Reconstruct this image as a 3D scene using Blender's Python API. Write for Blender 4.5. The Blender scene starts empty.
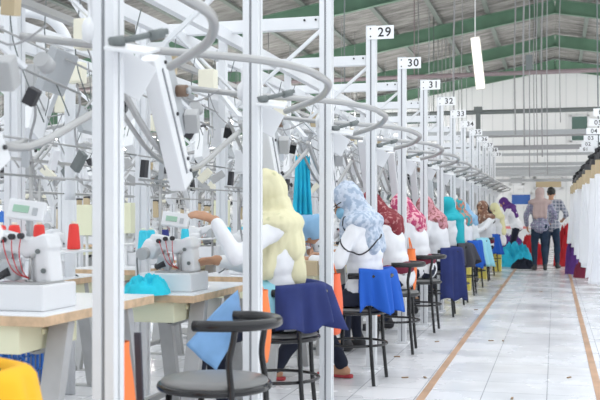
import bpy, bmesh, math, random
from mathutils import Vector, Matrix, Euler, noise
random.seed(7)
PI = math.pi
COL = bpy.context.scene.collection

# ------------------------------------------------------------------ camera facts
F = 950.0; TH = math.atan(255.0 / F); CT = math.cos(TH); ST = math.sin(TH); EYE = 1.15
def at(px, py, w):
    """point seen at a pixel, w metres in front of the lens"""
    r = (px - 300) / F * w
    return Vector((-ST * w + CT * r, CT * w + ST * r, EYE + (215 - py) / F * w))
STEP = 1.477
def rowY(n): return STEP * n - 0.357
AX = -1.33

# ------------------------------------------------------------------ materials
def mat(name, col, rough=0.5, metal=0.0, emit=0, bump=0, bscale=40, var=0, vscale=8, spec=None, coat=0):
    m = bpy.data.materials.new(name); m.use_nodes = True
    nt = m.node_tree; b = nt.nodes['Principled BSDF']
    b.inputs['Base Color'].default_value = (*col, 1); b.inputs['Roughness'].default_value = rough
    b.inputs['Metallic'].default_value = metal
    if spec is not None: b.inputs['Specular IOR Level'].default_value = spec
    if coat: b.inputs['Coat Weight'].default_value = coat
    if emit:
        b.inputs['Emission Color'].default_value = (*col, 1); b.inputs['Emission Strength'].default_value = emit
    tc = nt.nodes.new('ShaderNodeTexCoord')
    if var:
        n = nt.nodes.new('ShaderNodeTexNoise'); n.inputs['Scale'].default_value = vscale; n.inputs['Detail'].default_value = 4
        nt.links.new(tc.outputs['Object'], n.inputs['Vector'])
        r = nt.nodes.new('ShaderNodeValToRGB')
        r.color_ramp.elements[0].color = tuple(max(0, c * (1 - var)) for c in col) + (1,)
        r.color_ramp.elements[1].color = tuple(min(1, c * (1 + var)) for c in col) + (1,)
        r.color_ramp.elements[0].position = .35; r.color_ramp.elements[1].position = .65
        nt.links.new(n.outputs['Fac'], r.inputs['Fac']); nt.links.new(r.outputs['Color'], b.inputs['Base Color'])
    if bump:
        n = nt.nodes.new('ShaderNodeTexNoise'); n.inputs['Scale'].default_value = bscale
        nt.links.new(tc.outputs['Object'], n.inputs['Vector'])
        bp = nt.nodes.new('ShaderNodeBump'); bp.inputs['Strength'].default_value = bump
        nt.links.new(n.outputs['Fac'], bp.inputs['Height']); nt.links.new(bp.outputs['Normal'], b.inputs['Normal'])
    return m

def mat_spots(name, base, spot, scale=60, thr=.62, rough=.9):
    m = mat(name, base, rough); nt = m.node_tree; b = nt.nodes['Principled BSDF']
    tc = nt.nodes.new('ShaderNodeTexCoord'); n = nt.nodes.new('ShaderNodeTexNoise'); n.inputs['Scale'].default_value = scale
    n.inputs['Detail'].default_value = 2
    nt.links.new(tc.outputs['Object'], n.inputs['Vector'])
    r = nt.nodes.new('ShaderNodeValToRGB'); r.color_ramp.elements[0].color = (*base, 1); r.color_ramp.elements[1].color = (*spot, 1)
    r.color_ramp.elements[0].position = thr - .04; r.color_ramp.elements[1].position = thr + .04
    nt.links.new(n.outputs['Fac'], r.inputs['Fac']); nt.links.new(r.outputs['Color'], b.inputs['Base Color'])
    return m

def mat_plaid(name, c0, c1, c2, sc=9):
    m = mat(name, c0, .9); nt = m.node_tree; b = nt.nodes['Principled BSDF']
    tc = nt.nodes.new('ShaderNodeTexCoord'); last = None
    cur = None
    for ax, col, s in (('X', c1, sc), ('Y', c1, sc), ('Z', c1, sc), ('Z', c2, sc * .52), ('Y', c2, sc * .52)):
        w = nt.nodes.new('ShaderNodeTexWave'); w.bands_direction = ax; w.inputs['Scale'].default_value = s
        nt.links.new(tc.outputs['Object'], w.inputs['Vector'])
        r = nt.nodes.new('ShaderNodeValToRGB'); r.color_ramp.elements[0].position = .62; r.color_ramp.elements[1].position = .72
        nt.links.new(w.outputs['Fac'], r.inputs['Fac'])
        mx = nt.nodes.new('ShaderNodeMix'); mx.data_type = 'RGBA'
        mul = nt.nodes.new('ShaderNodeMath'); mul.operation = 'MULTIPLY'; mul.inputs[1].default_value = .6
        nt.links.new(r.outputs['Color'], mul.inputs[0]); nt.links.new(mul.outputs[0], mx.inputs['Factor'])
        if cur is None: mx.inputs[6].default_value = (*c0, 1)
        else: nt.links.new(cur, mx.inputs[6])
        mx.inputs[7].default_value = (*col, 1)
        cur = mx.outputs[2]
    nt.links.new(cur, b.inputs['Base Color'])
    return m

M = dict(
    alu=mat('white_powder_coat', (.74, .755, .78), .35, 0, var=.03, vscale=3),
    groove=mat('profile_groove', (.28, .29, .31), .5),
    white=mat('white_painted_metal', (.78, .79, .81), .3),
    cream=mat('cream_plastic', (.85, .82, .68), .5),
    greypl=mat('light_grey_plastic', (.45, .47, .49), .45),
    steel=mat('brushed_steel_tube', (.42, .42, .42), .3, .55, bump=.05),
    grey=mat('grey_painted_steel', (.45, .455, .46), .45, var=.06),
    dark=mat('dark_rubber', (.03, .03, .035), .5),
    black=mat('black_gloss_tube', (.012, .012, .014), .22),
    brown=mat('brown_motor_cap', (.20, .13, .09), .5),
    tan=mat('tan_card', (.52, .42, .27), .7),
    seat=mat('grey_seat_vinyl', (.20, .20, .20), .35, bump=.2, bscale=200),
    lam=mat('white_laminate', (.84, .85, .88), .22),
    ply=mat('plywood_edge', (.66, .47, .30), .6, var=.15, vscale=20),
    drawer=mat('pale_yellow_drawer', (.82, .82, .60), .5),
    red=mat('red_thread', (.86, .06, .05), .7, bump=.2, bscale=300),
    cyan=mat('cyan_thread', (.05, .62, .80), .7, bump=.2, bscale=300),
    navyc=mat('navy_thread', (.03, .04, .22), .7),
    lcd=mat('green_display', (.35, .55, .42), .2),
    tcyan=mat('turquoise_cloth', (.02, .58, .74), .85, bump=.3, bscale=30, var=.1),
    cyanc=mat('bright_cyan_cloth', (.02, .50, .72), .85, bump=.3, bscale=30, var=.12),
    blue=mat('royal_blue_cloth', (.01, .10, .50), .85, bump=.3, bscale=25),
    navy=mat('navy_cloth', (.022, .035, .15), .9, bump=.3, bscale=25, var=.1),
    dnavy=mat('dark_navy_trousers', (.012, .016, .035), .9, bump=.3, bscale=25),
    jeans=mat('blue_denim', (.10, .22, .42), .9, bump=.3, bscale=120, var=.2),
    djeans=mat('dark_denim', (.016, .035, .07), .9, bump=.3, bscale=120, var=.2),
    lblue=mat('light_blue_cloth', (.22, .42, .72), .85, bump=.3, bscale=30, var=.08),
    lcy=mat('pale_cyan_cloth', (.35, .72, .85), .85),
    yellow=mat('golden_yellow_cloth', (.95, .50, .02), .85, bump=.2, bscale=20),
    orange=mat('orange_cloth', (.90, .22, .06), .8, bump=.2, bscale=20),
    maroon=mat('maroon_cloth', (.20, .02, .05), .85),
    redc=mat('red_cloth', (.55, .02, .03), .9, bump=.3, bscale=20),
    purple=mat('purple_cloth', (.10, .03, .20), .9, bump=.3, bscale=20),
    pink=mat('pink_crate_plastic', (.80, .25, .25), .5),
    ybin=mat('yellow_bin_plastic', (.80, .68, .15), .5),
    bcrate=mat('blue_crate_plastic', (.03, .18, .62), .4),
    shirt=mat('white_cotton', (.83, .84, .87), .9, bump=.25, bscale=18),
    skin=mat('warm_skin', (.52, .29, .18), .55, spec=.3),
    hair=mat('black_hair', (.01, .01, .01), .5),
    mask=mat('blue_face_mask', (.25, .50, .68), .8),
    cablet=mat('grey_cable', (.35, .35, .36), .6),
    green=mat('green_painted_steel', (.12, .23, .155), .5, var=.12, vscale=2),
    purlin=mat('grey_green_purlin', (.16, .19, .17), .6),
    pipe=mat('dull_red_grey_pipe', (.30, .24, .25), .5),
    dpipe=mat('dark_grey_pipe', (.16, .18, .18), .5),
    tape=mat('brown_floor_tape', (.50, .32, .21), .6, var=.15, vscale=3),
    wallw=None,
    drape=mat('white_hanging_fabric', (.84, .85, .88), .8, bump=.2, bscale=12),
    wing=mat('clear_lamp_white', (1, .93, .80), .4, emit=1.1),
    lampw=mat('lamp_housing', (.85, .84, .80), .4),
    sandal=mat('red_rubber_sandal', (.45, .05, .06), .6),
    pshoe=mat('purple_shoe', (.22, .08, .30), .6),
    scrap=mat('brown_paper_scrap', (.30, .2, .12), .9),
    blueboard=mat('blue_board', (.05, .14, .45), .6),
    h_cream=mat_spots('cream_scarf', (.74, .70, .47), (.52, .52, .30), 14, .70),
    flower=mat('pink_flower_print', (.85, .12, .28), .9),
    h_grey=mat_spots('blue_grey_scarf', (.36, .44, .56), (.56, .62, .72), 30, .5),
    h_lblue=mat('light_blue_scarf', (.30, .52, .75), .9),
    h_maroon=mat_spots('maroon_scarf', (.22, .03, .04), (.45, .2, .2), 30, .6),
    h_pink=mat_spots('pink_patterned_scarf', (.50, .06, .16), (.8, .45, .5), 28, .52),
    h_rose=mat_spots('rose_scarf', (.62, .30, .34), (.3, .1, .1), 30, .55),
    h_teal=mat('teal_scarf', (.02, .42, .50), .9),
    h_multi=mat_spots('orange_teal_scarf', (.60, .22, .14), (.05, .35, .4), 22, .5),
    h_brown=mat_spots('brown_patterned_scarf', (.24, .12, .08), (.6, .5, .4), 26, .58),
    h_black=mat('black_scarf', (.012, .012, .014), .8),
    h_yel=mat('pale_yellow_scarf', (.80, .76, .45), .9),
    h_beige=mat('dusty_beige_scarf', (.50, .38, .36), .9),
    h_white=mat('white_scarf', (.8, .8, .82), .9),
    plaid=mat_plaid('blue_white_plaid', (.66, .70, .78), (.05, .07, .14), (.28, .24, .36)),
    plaid2=mat_plaid('grey_blue_plaid', (.30, .34, .42), (.05, .06, .10), (.55, .55, .6)),
    numb=mat('black_lettering', (.02, .02, .02), .6),
    plate=mat('white_number_plate', (.85, .86, .88), .4),
)

# ------------------------------------------------------------------ mesh builder
class MB:
    def __init__(s): s.v = []; s.f = []; s.sm = []; s.mi = []
    def add(s, vs, fs, smooth=False, mi=0):
        o = len(s.v); s.v += [tuple(v) for v in vs]
        for f in fs: s.f.append(tuple(i + o for i in f)); s.sm.append(smooth); s.mi.append(mi)
        return s
    def box(s, c, d, rot=None, bev=0, mi=0):
        bm = bmesh.new(); bmesh.ops.create_cube(bm, size=1)
        for v in bm.verts: v.co = Vector((v.co.x * d[0], v.co.y * d[1], v.co.z * d[2]))
        if bev: bmesh.ops.bevel(bm, geom=bm.edges[:], offset=bev, segments=2, affect='EDGES', profile=.6)
        R = (Euler(rot).to_matrix() if rot is not None and not isinstance(rot, Matrix) else rot) or Matrix.Identity(3)
        bm.verts.index_update()
        vs = [R @ v.co + Vector(c) for v in bm.verts]; fs = [[v.index for v in f.verts] for f in bm.faces]
        bm.free(); return s.add(vs, fs, False, mi)
    def beam(s, p0, p1, w, h, bev=0, mi=0, up=(0, 0, 1)):
        p0 = Vector(p0); p1 = Vector(p1); z = (p1 - p0); L = z.length; z.normalize()
        u = Vector(up)
        if abs(u.dot(z)) > .95: u = Vector((0, 1, 0))
        x = u.cross(z).normalized(); y = z.cross(x)
        R = Matrix((x, y, z)).transposed()
        return s.box((p0 + p1) / 2, (w, h, L), R, bev, mi)
    def cyl(s, p0, p1, r0, r1=None, seg=16, mi=0, smooth=True):
        r1 = r0 if r1 is None else r1
        return s.tube([p0, p1], [r0, r1], seg, mi, smooth)
    def tube(s, pts, r, seg=10, mi=0, smooth=True, cap=True):
        pts = [Vector(p) for p in pts]; n = len(pts)
        rs = r if isinstance(r, (list, tuple)) else [r] * n
        vs = []; fs = []; px = None
        for i, p in enumerate(pts):
            t = (pts[min(i + 1, n - 1)] - pts[max(i - 1, 0)])
            if t.length < 1e-9: t = Vector((0, 0, 1))
            t.normalize()
            if px is None:
                a = Vector((0, 0, 1)) if abs(t.z) < .9 else Vector((1, 0, 0)); px = t.cross(a).normalized()
            else:
                px = (px - t * px.dot(t)); px.normalize()
            py = t.cross(px)
            for k in range(seg):
                an = 2 * PI * k / seg; vs.append(p + (px * math.cos(an) + py * math.sin(an)) * rs[i])
        for i in range(n - 1):
            for k in range(seg):
                a = i * seg + k; b = i * seg + (k + 1) % seg; fs.append((a, b, b + seg, a + seg))
        s.add(vs, fs, smooth, mi)
        if cap:
            o = len(s.v) - n * seg
            s.f.append(tuple(o + k for k in range(seg))[::-1]); s.sm.append(False); s.mi.append(mi)
            s.f.append(tuple(o + (n - 1) * seg + k for k in range(seg))); s.sm.append(False); s.mi.append(mi)
        return s
    def lathe(s, c, prof, seg=20, mi=0, axis=None):
        c = Vector(c); return s.tube([c + Vector((0, 0, z)) for r, z in prof], [max(r, .0005) for r, z in prof], seg, mi)
    def ell(s, c, r, rot=None, seg=16, mi=0):
        bm = bmesh.new(); bmesh.ops.create_uvsphere(bm, u_segments=seg, v_segments=max(6, seg // 2), radius=1)
        R = rot if isinstance(rot, Matrix) else (Euler(rot).to_matrix() if rot is not None else Matrix.Identity(3))
        if not isinstance(r, (tuple, list)): r = (r, r, r)
        bm.verts.index_update()
        vs = [R @ Vector((v.co.x * r[0], v.co.y * r[1], v.co.z * r[2])) + Vector(c) for v in bm.verts]
        fs = [[v.index for v in f.verts] for f in bm.faces]; bm.free()
        return s.add(vs, fs, True, mi)
    def cone(s, a, b, ra, rb, seg=14):
        """closed tapered capsule"""
        a = Vector(a); b = Vector(b); s.ell(a, ra, seg=seg); s.ell(b, rb, seg=seg); return s.cyl(a, b, ra, rb, seg)
    def mesh(s, name):
        me = bpy.data.meshes.new(name); me.from_pydata(s.v, [], s.f)
        me.polygons.foreach_set('use_smooth', s.sm); me.polygons.foreach_set('material_index', s.mi)
        me.update(); return me
    def build(s, name, m, parent=None, loc=None):
        return link(name, s.mesh(name), m, parent, loc)

def link(name, me, m, parent=None, loc=None):
    o = bpy.data.objects.new(name, me); COL.objects.link(o)
    for x in (m if isinstance(m, (list, tuple)) else [m]): me.materials.append(x)
    if parent is not None: o.parent = parent
    if loc is not None: o.location = loc
    return o
def smoothpath(pts, n=8):
    pts = [Vector(p) for p in pts]; out = []
    for i in range(len(pts) - 1):
        p0 = pts[max(i - 1, 0)]; p1 = pts[i]; p2 = pts[i + 1]; p3 = pts[min(i + 2, len(pts) - 1)]
        for k in range(n):
            t = k / n
            out.append(.5 * ((2 * p1) + (-p0 + p2) * t + (2 * p0 - 5 * p1 + 4 * p2 - p3) * t * t + (-p0 + 3 * p1 - 3 * p2 + p3) * t ** 3))
    return out + [pts[-1]]
def tag(o, label, cat, group=None, kind=None):
    o['label'] = label; o['category'] = cat
    if group: o['group'] = group
    if kind: o['kind'] = kind
    return o
def struct(o):
    o['kind'] = 'structure'; return o
def thing(name, label, cat, loc=(0, 0, 0), rz=0, group=None):
    o = bpy.data.objects.new(name, None); COL.objects.link(o); o.empty_display_size = .1
    o.location = loc; o.rotation_euler = (0, 0, rz); return tag(o, label, cat, group)
def copy_tree(o, parent=None):
    c = o.copy(); COL.objects.link(c)
    if parent is not None: c.parent = parent
    for ch in list(o.children): copy_tree(ch, c)
    return c
def dup(o, loc, rz=0, label=None, group=None):
    c = copy_tree(o); c.location = loc; c.rotation_euler = (0, 0, rz)
    if label: c['label'] = label
    if group: c['group'] = group
    elif 'group' in c: del c['group']
    return c
def evald(me, mods):
    """mesh with modifiers applied"""
    t = bpy.data.objects.new('t', me); COL.objects.link(t)
    for ty, kw in mods:
        md = t.modifiers.new(ty, ty)
        for k, v in kw.items(): setattr(md, k, v)
    dg = bpy.context.evaluated_depsgraph_get(); dg.update()
    out = bpy.data.meshes.new_from_object(t.evaluated_get(dg))
    bpy.data.objects.remove(t); bpy.data.meshes.remove(me)
    return out
def blob(mb, voxel, smooth=4, fac=.5):
    me = evald(mb.mesh('b'), [('REMESH', dict(mode='VOXEL', voxel_size=voxel, use_smooth_shade=True)), ('SMOOTH', dict(iterations=smooth, factor=fac))])
    me.polygons.foreach_set('use_smooth', [True] * len(me.polygons)); return me
def wrinkle(me, amp, sc, stretch=(1, 1, 1), seed=0):
    me.update(); ns = [v.normal.copy() for v in me.vertices]
    for v, n in zip(me.vertices, ns):
        p = Vector((v.co.x * stretch[0], v.co.y * stretch[1], v.co.z * stretch[2])) * sc + Vector((seed, seed * 2, 0))
        d = noise.noise(p) + .5 * noise.noise(p * 2.1)
        v.co += n * d * amp
    me.update(); return me
def text_mesh(txt, size):
    cu = bpy.data.curves.new('t', 'FONT'); cu.body = txt; cu.size = size; cu.align_x = 'CENTER'; cu.align_y = 'CENTER'; cu.extrude = .0008
    cu.space_character = 1.15; cu.offset = size * .012
    t = bpy.data.objects.new('t', cu); COL.objects.link(t)
    dg = bpy.context.evaluated_depsgraph_get(); dg.update()
    me = bpy.data.meshes.new_from_object(t.evaluated_get(dg)); bpy.data.objects.remove(t)
    return me

# ================================================================== THE HALL
XL, XR, YB, YF = -19.0, 12.0, 37.6, -3.0
RIDGE, SL = 7.15, .175; YR0 = 16.2
def roofz(x): return RIDGE - SL * abs(x)

# floor
fm = mat('white_floor_tiles', (.86, .87, .9), .3); nt = fm.node_tree; b = nt.nodes['Principled BSDF']
tc = nt.nodes.new('ShaderNodeTexCoord'); mp = nt.nodes.new('ShaderNodeMapping'); mp.inputs['Location'].default_value = (.05, .12, 0)
br = nt.nodes.new('ShaderNodeTexBrick'); br.offset = 0; br.squash = 1
br.inputs['Scale'].default_value = 1; br.inputs['Brick Width'].default_value = .4; br.inputs['Row Height'].default_value = .4
br.inputs['Mortar Size'].default_value = .0035; br.inputs['Color1'].default_value = (.80, .82, .87, 1); br.inputs['Color2'].default_value = (.86, .87, .90, 1)
br.inputs['Mortar'].default_value = (.40, .42, .46, 1); br.inputs['Bias'].default_value = .1
nt.links.new(tc.outputs['Object'], mp.inputs['Vector']); nt.links.new(mp.outputs[0], br.inputs['Vector'])
nz = nt.nodes.new('ShaderNodeTexNoise'); nz.inputs['Scale'].default_value = 1.6; nz.inputs['Detail'].default_value = 6
nt.links.new(tc.outputs['Object'], nz.inputs['Vector'])
rr = nt.nodes.new('ShaderNodeMapRange'); rr.inputs[1].default_value = .3; rr.inputs[2].default_value = .7; rr.inputs[3].default_value = .12; rr.inputs[4].default_value = .38
nt.links.new(nz.outputs['Fac'], rr.inputs[0]); nt.links.new(rr.outputs[0], b.inputs['Roughness'])
mx = nt.nodes.new('ShaderNodeMix'); mx.data_type = 'RGBA'; mx.blend_type = 'MULTIPLY'; mx.inputs[0].default_value = 1
r2 = nt.nodes.new('ShaderNodeMapRange'); r2.inputs[1].default_value = .35; r2.inputs[2].default_value = .6; r2.inputs[3].default_value = .9; r2.inputs[4].default_value = 1
nt.links.new(nz.outputs['Fac'], r2.inputs[0]); nt.links.new(br.outputs['Color'], mx.inputs[6]); nt.links.new(r2.outputs[0], mx.inputs[7])
nt.links.new(mx.outputs[2], b.inputs['Base Color'])
struct(MB().box(((XL + XR) / 2, (YB + YF) / 2, -.05), (XR - XL, YB - YF, .1)).build('floor', fm))

# back wall: ribbed white cladding
wm = mat('ribbed_white_cladding', (.80, .81, .82), .6); nt = wm.node_tree; b = nt.nodes['Principled BSDF']
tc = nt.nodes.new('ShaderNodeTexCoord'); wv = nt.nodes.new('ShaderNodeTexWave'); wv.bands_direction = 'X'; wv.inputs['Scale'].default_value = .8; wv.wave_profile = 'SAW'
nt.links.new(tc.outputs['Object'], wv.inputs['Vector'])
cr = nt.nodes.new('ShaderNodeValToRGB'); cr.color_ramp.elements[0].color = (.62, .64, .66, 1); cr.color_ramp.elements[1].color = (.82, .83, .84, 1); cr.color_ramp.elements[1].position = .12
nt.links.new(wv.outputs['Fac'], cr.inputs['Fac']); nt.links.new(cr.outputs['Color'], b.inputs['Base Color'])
t = .15
vs = []
for y in (YB, YB + t):
    vs += [(XL, y, 0), (XR, y, 0), (XR, y, roofz(XR)), (0, y, RIDGE), (XL, y, roofz(XL))]
fs = [(0, 1, 2, 3, 4), (9, 8, 7, 6, 5)] + [(i, i + 5, (i + 1) % 5 + 5, (i + 1) % 5) for i in range(5)]
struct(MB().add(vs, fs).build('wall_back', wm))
struct(MB().box((XL - .08, (YB + YF) / 2, .5), (.16, YB - YF, 1.0)).build('wall_left', wm))
struct(MB().box((XR + .08, (YB + YR0) / 2, .5), (.16, YB - YR0, 1.0)).build('wall_right', wm))
struct(MB().box((XL - .08, (YR0 + YF) / 2, roofz(XL) / 2 + .5), (.16, YR0 - YF, roofz(XL) - 1)).build('trim_13', wm))
struct(MB().box((XR + .08, (YR0 + YF) / 2, roofz(XR) / 2), (.16, YR0 - YF, roofz(XR))).build('wall_right_near', wm))
struct(MB().box(((XL + XR) / 2, YF - .08, 2.4), (XR - XL, .16, 4.8)).build('wall_front', wm))
for i in range(6):      # piers along both side bands, left open to let daylight in
    struct(MB().box((XL - .08, YR0 + .5 + i * 4.2, roofz(XL) / 2 + .5), (.2, .3, roofz(XL) - 1)).build('trim_%d' % (i + 1), M['white']))
    struct(MB().box((XR + .08, YR0 + .5 + i * 4.2, roofz(XR) / 2 + .5), (.2, .3, roofz(XR) - 1)).build('trim_%d' % (i + 7), M['white']))

# roof sheets (the unseen near bays are left open to let sky light in)
rm = mat('grey_roof_insulation', (.38, .37, .35), .8); nt = rm.node_tree; b = nt.nodes['Principled BSDF']
tc = nt.nodes.new('ShaderNodeTexCoord'); mp = nt.nodes.new('ShaderNodeMapping'); mp.inputs['Scale'].default_value = (.5, 2.4, 1)
n1 = nt.nodes.new('ShaderNodeTexNoise'); n1.inputs['Scale'].default_value = 2.2; n1.inputs['Detail'].default_value = 8; n1.inputs['Roughness'].default_value = .7
nt.links.new(tc.outputs['Object'], mp.inputs['Vector']); nt.links.new(mp.outputs[0], n1.inputs['Vector'])
cr = nt.nodes.new('ShaderNodeValToRGB'); cr.color_ramp.elements[0].color = (.10, .095, .09, 1); cr.color_ramp.elements[0].position = .32
cr.color_ramp.elements[1].color = (.42, .41, .39, 1); cr.color_ramp.elements[1].position = .66
nt.links.new(n1.outputs['Fac'], cr.inputs['Fac']); nt.links.new(cr.outputs['Color'], b.inputs['Base Color'])
bp = nt.nodes.new('ShaderNodeBump'); bp.inputs['Strength'].default_value = .8; bp.inputs['Distance'].default_value = .1
nt.links.new(n1.outputs['Fac'], bp.inputs['Height']); nt.links.new(bp.outputs['Normal'], b.inputs['Normal'])
YR = YR0
vs = [(XL, YR, roofz(XL)), (0, YR, RIDGE), (XR, YR, roofz(XR)), (XL, YB + t, roofz(XL)), (0, YB + t, RIDGE), (XR, YB + t, roofz(XR))]
vs += [(x, y, z + .12) for x, y, z in vs]
fs = [(0, 1, 4, 3), (1, 2, 5, 4), (9, 10, 7, 6), (10, 11, 8, 7), (0, 6, 7, 1), (1, 7, 8, 2), (3, 4, 10, 9), (4, 5, 11, 10), (0, 3, 9, 6), (2, 8, 11, 5)]
struct(MB().add(vs, fs).build('ceiling', rm))
RAFT = [21.6, 26.9, 32.2, 37.3]
for i, y in enumerate(RAFT):
    mb = MB()
    for x in (XL, XR):
        p0 = Vector((0, y, RIDGE - .30)); p1 = Vector((x, y, roofz(x) - .30))
        mb.beam(p0, p1, .36, .03, up=(0, 1, 0))
        for dz in (-.18, .18): mb.beam(p0 + Vector((0, 0, dz)), p1 + Vector((0, 0, dz)), .02, .14, up=(0, 1, 0))
    o = mb.build('roof_rafter', M['green'])
    tag(o, ['green steel roof rafter nearest the camera, top left of the frame', 'green steel roof rafter passing just behind plate 29',
            'green steel roof rafter halfway to the back wall, under the ridge', 'green steel roof rafter against the white back wall'][i], 'rafter')
k = 0
for x in [-1.3 * i - .5 for i in range(14)] + [.9, 2.2, 3.5, 4.8]:
    o = MB().beam((x, YR, roofz(x) - .08), (x, YB, roofz(x) - .08), .12, .05).build('roof_purlin', M['purlin'])
    tag(o, 'thin grey purlin running lengthwise under the mottled roof', 'purlin', 'purlins under the roof')

# green framed window on the back wall, other dark openings
def wall_panel(name, x0, y0, x1, y1, m, label, cat, frame=None):
    w = (YB - .05 - 0) ; # plane Y = YB
    def onwall(px, py):
        d = at(px, py, 1) - Vector((0, 0, EYE)); s = (YB - .03) / d.y
        return Vector((d.x * s, YB - .03, EYE + d.z * s))
    a = onwall(x0, y0); b = onwall(x1, y1)
    root = thing(name, label, cat, ((a.x + b.x) / 2, YB - .03, min(a.z, b.z)))
    w_ = b.x - a.x; h = a.z - b.z
    MB().box((0, 0, h / 2), (w_, .04, h)).build('panel', m, root)
    f = MB(); fw = .06
    for sx in (-1, 1): f.box((sx * w_ / 2, -.01, h / 2), (fw, .07, h + fw))
    for z in (0, h): f.box((0, -.01, z), (w_ + fw, .07, fw))
    if cat == 'window': f.box((0, -.01, h * .45), (w_, .06, .05))
    f.build('frame', frame or M['white'], root)
    return root
gl = mat('dark_green_pane', (.10, .17, .15), .3)
wall_panel('wall_window', 571, 116, 588, 141, gl, 'dark green window pane high on the back wall behind the right number plates', 'window')
wall_panel('wall_window', 401, 117, 440, 124, gl, 'dark green strip window on the back wall beside plate 31', 'window')
wall_panel('wall_window', 402, 128, 436, 134, gl, 'lower pale framed strip window on the back wall behind post 31', 'window')
wall_panel('notice_board', 511, 194, 531, 205, M['blueboard'], 'blue notice board on the back wall left of the standing pair', 'board')
wall_panel('doorway_hood', 535, 178, 562, 188, M['tan'], 'brown framed shutter opening on the back wall above the standing pair', 'shutter')
wall_panel('vent_louvre', 510, 177, 523, 184, M['greypl'], 'pale louvre on back wall left of the brown shutter', 'vent')

# floor tape
def tape(xa, label):
    o = MB().box((xa, 16, .002), (.05, 38, .004)).build('floor_tape', M['tape']); tag(o, label, 'tape')
tape(-.81, 'brown tape line on the floor along the chairs, left of the aisle')
tape(.275, 'brown tape line on the floor under the hanging white fabric, right of the aisle')

# overhead lines across the hall
def crossbar(name, y, z, r, m, label, x0=-12, x1=6, square=False, cat='pipe'):
    mb = MB()
    if square: mb.beam((x0, y, z), (x1, y, z), r * 2, r * 2)
    else: mb.cyl((x0, y, z), (x1, y, z), r)
    # hangers up to the roof
    for x in (-7, -3.2, 2.6):
        if x0 < x < x1: mb.cyl((x, y, z), (x, y, roofz(x) - .03), .012, seg=6)
    return tag(mb.build(name, m), label, cat)
crossbar('overhead_pipe', 22.3, 4.40, .05, M['pipe'], 'dull red pipe crossing high over the aisle below the ridge')
crossbar('overhead_pipe', 26.0, 3.92, .06, M['dpipe'], 'dark grey pipe crossing over the aisle in front of the back wall')
for (y, z, r, lb) in ((25.0, 3.26, .06, 'pale grey double-thick cable tray crossing below the dark pipe'), (27.0, 3.05, .03, 'thin pale rail below the pale cable tray'),
                      (29.0, 2.95, .04, 'white crossing rail far down the aisle, third below the dark pipe'), (31.5, 2.65, .05, 'pale crossing beam above the blue notice board'),
                      (34.0, 2.55, .05, 'lowest white crossing beam close to the back wall'), (23.0, 2.72, .035, 'thin grey crossing rail behind the last number plates'), (30.2, 2.72, .05, 'broad white-grey crossing beam between the far thin rails'), (33.0, 2.32, .045, 'pale crossing beam just above the brown shutter'),
                      (28.0, 3.42, .03, 'thin pale rail just above the cable tray'), (36.0, 2.75, .06, 'broad pale beam on the back wall above the louvre')):
    crossbar('overhead_rail', y, z, r, M['greypl'] if r > .035 else M['cablet'], lb, -9, 6, True, 'rail')
mb = MB().beam((-2.0, 26, 3.95), (-2.0, 26, 0), .12, .12).box((-2.0, 26, 4.0), (.22, .22, .12))
tag(mb.build('pipe_support', M['dpipe']), 'dark grey upright holding the dark pipe, behind plate 34', 'support')

# hanging cables
cabs = [(524, 1.5, 20, 0), (529, 0, 19, .5), (537, 0, 21, 0), (542, 0, 22, 0), (547, 0, 20, .2), (534, 0, 24, 0), (454, 0, 21, 0), (462, 0, 24, 0), (560, 0, 21, 0), (515, 0, 23, 0), (598, 0, 16, 0), (345, 0, 17, 0)]
for i, (px, _, w, sw) in enumerate(cabs):
    p = at(px, 100, w); x = p.x; y = max(p.y, YR + .1)
    top = roofz(x); bot = [2.6, 1.9, 2.3, 2.5, 2.0, 2.9, 2.4, 3.0, 3.2, 3.1, 2.3, 2.3][i]
    pts = smoothpath([(x, y, top), (x + .01, y, top - 1), (x - .015 + sw * .05, y, (top + bot) / 2), (x + .01, y + .02, bot)], 6)
    mb = MB().tube(pts, .012 if i % 3 else .02, 6)
    if i == 1: tag(MB().box((x, y, 4.2), (.13, .1, .30)).build('switch_box', M['dpipe']), 'small dark box on the cable beside the hanging tube lamp', 'box')
    tag(mb.build('hanging_cable', M['cablet'] if i not in (10, 11) else M['dpipe']), 'thin cable hanging from the roof ' + ['left of the ridge cables', 'running through the small dark box', 'just right of the boxed cable', 'at the thick bundle over the standing pair',
        'right of the thick bundle', 'behind the bundle over the aisle', 'left of the tube lamp', 'immediately left of the tube lamp', 'right of the aisle bundle', 'between lamp and bundle', 'at the right edge of the picture', 'above and left of plate 29'][i], 'cable')

# tube lamp over the aisle, then the added fill lamps
lamp = thing('tube_lamp', 'lit fluorescent tube lamp hanging on one cable above the aisle', 'lamp', at(478, 90, 20), 0)
MB().box((0, 0, .56), (.20, .06, 1.12), (0, -.11, 0), .015).build('lamp_housing', M['lampw'], lamp)
MB().box((-.0, -.05, .56), (.15, .06, 1.06), (0, -.11, 0), .02).build('diffuser', M['wing'], lamp)
MB().cyl((-.06, 0, 1.1), (-.06, 0, roofz(lamp.location.x) - lamp.location.z - .02), .012, seg=6).build('cable', M['white'], lamp)

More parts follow.
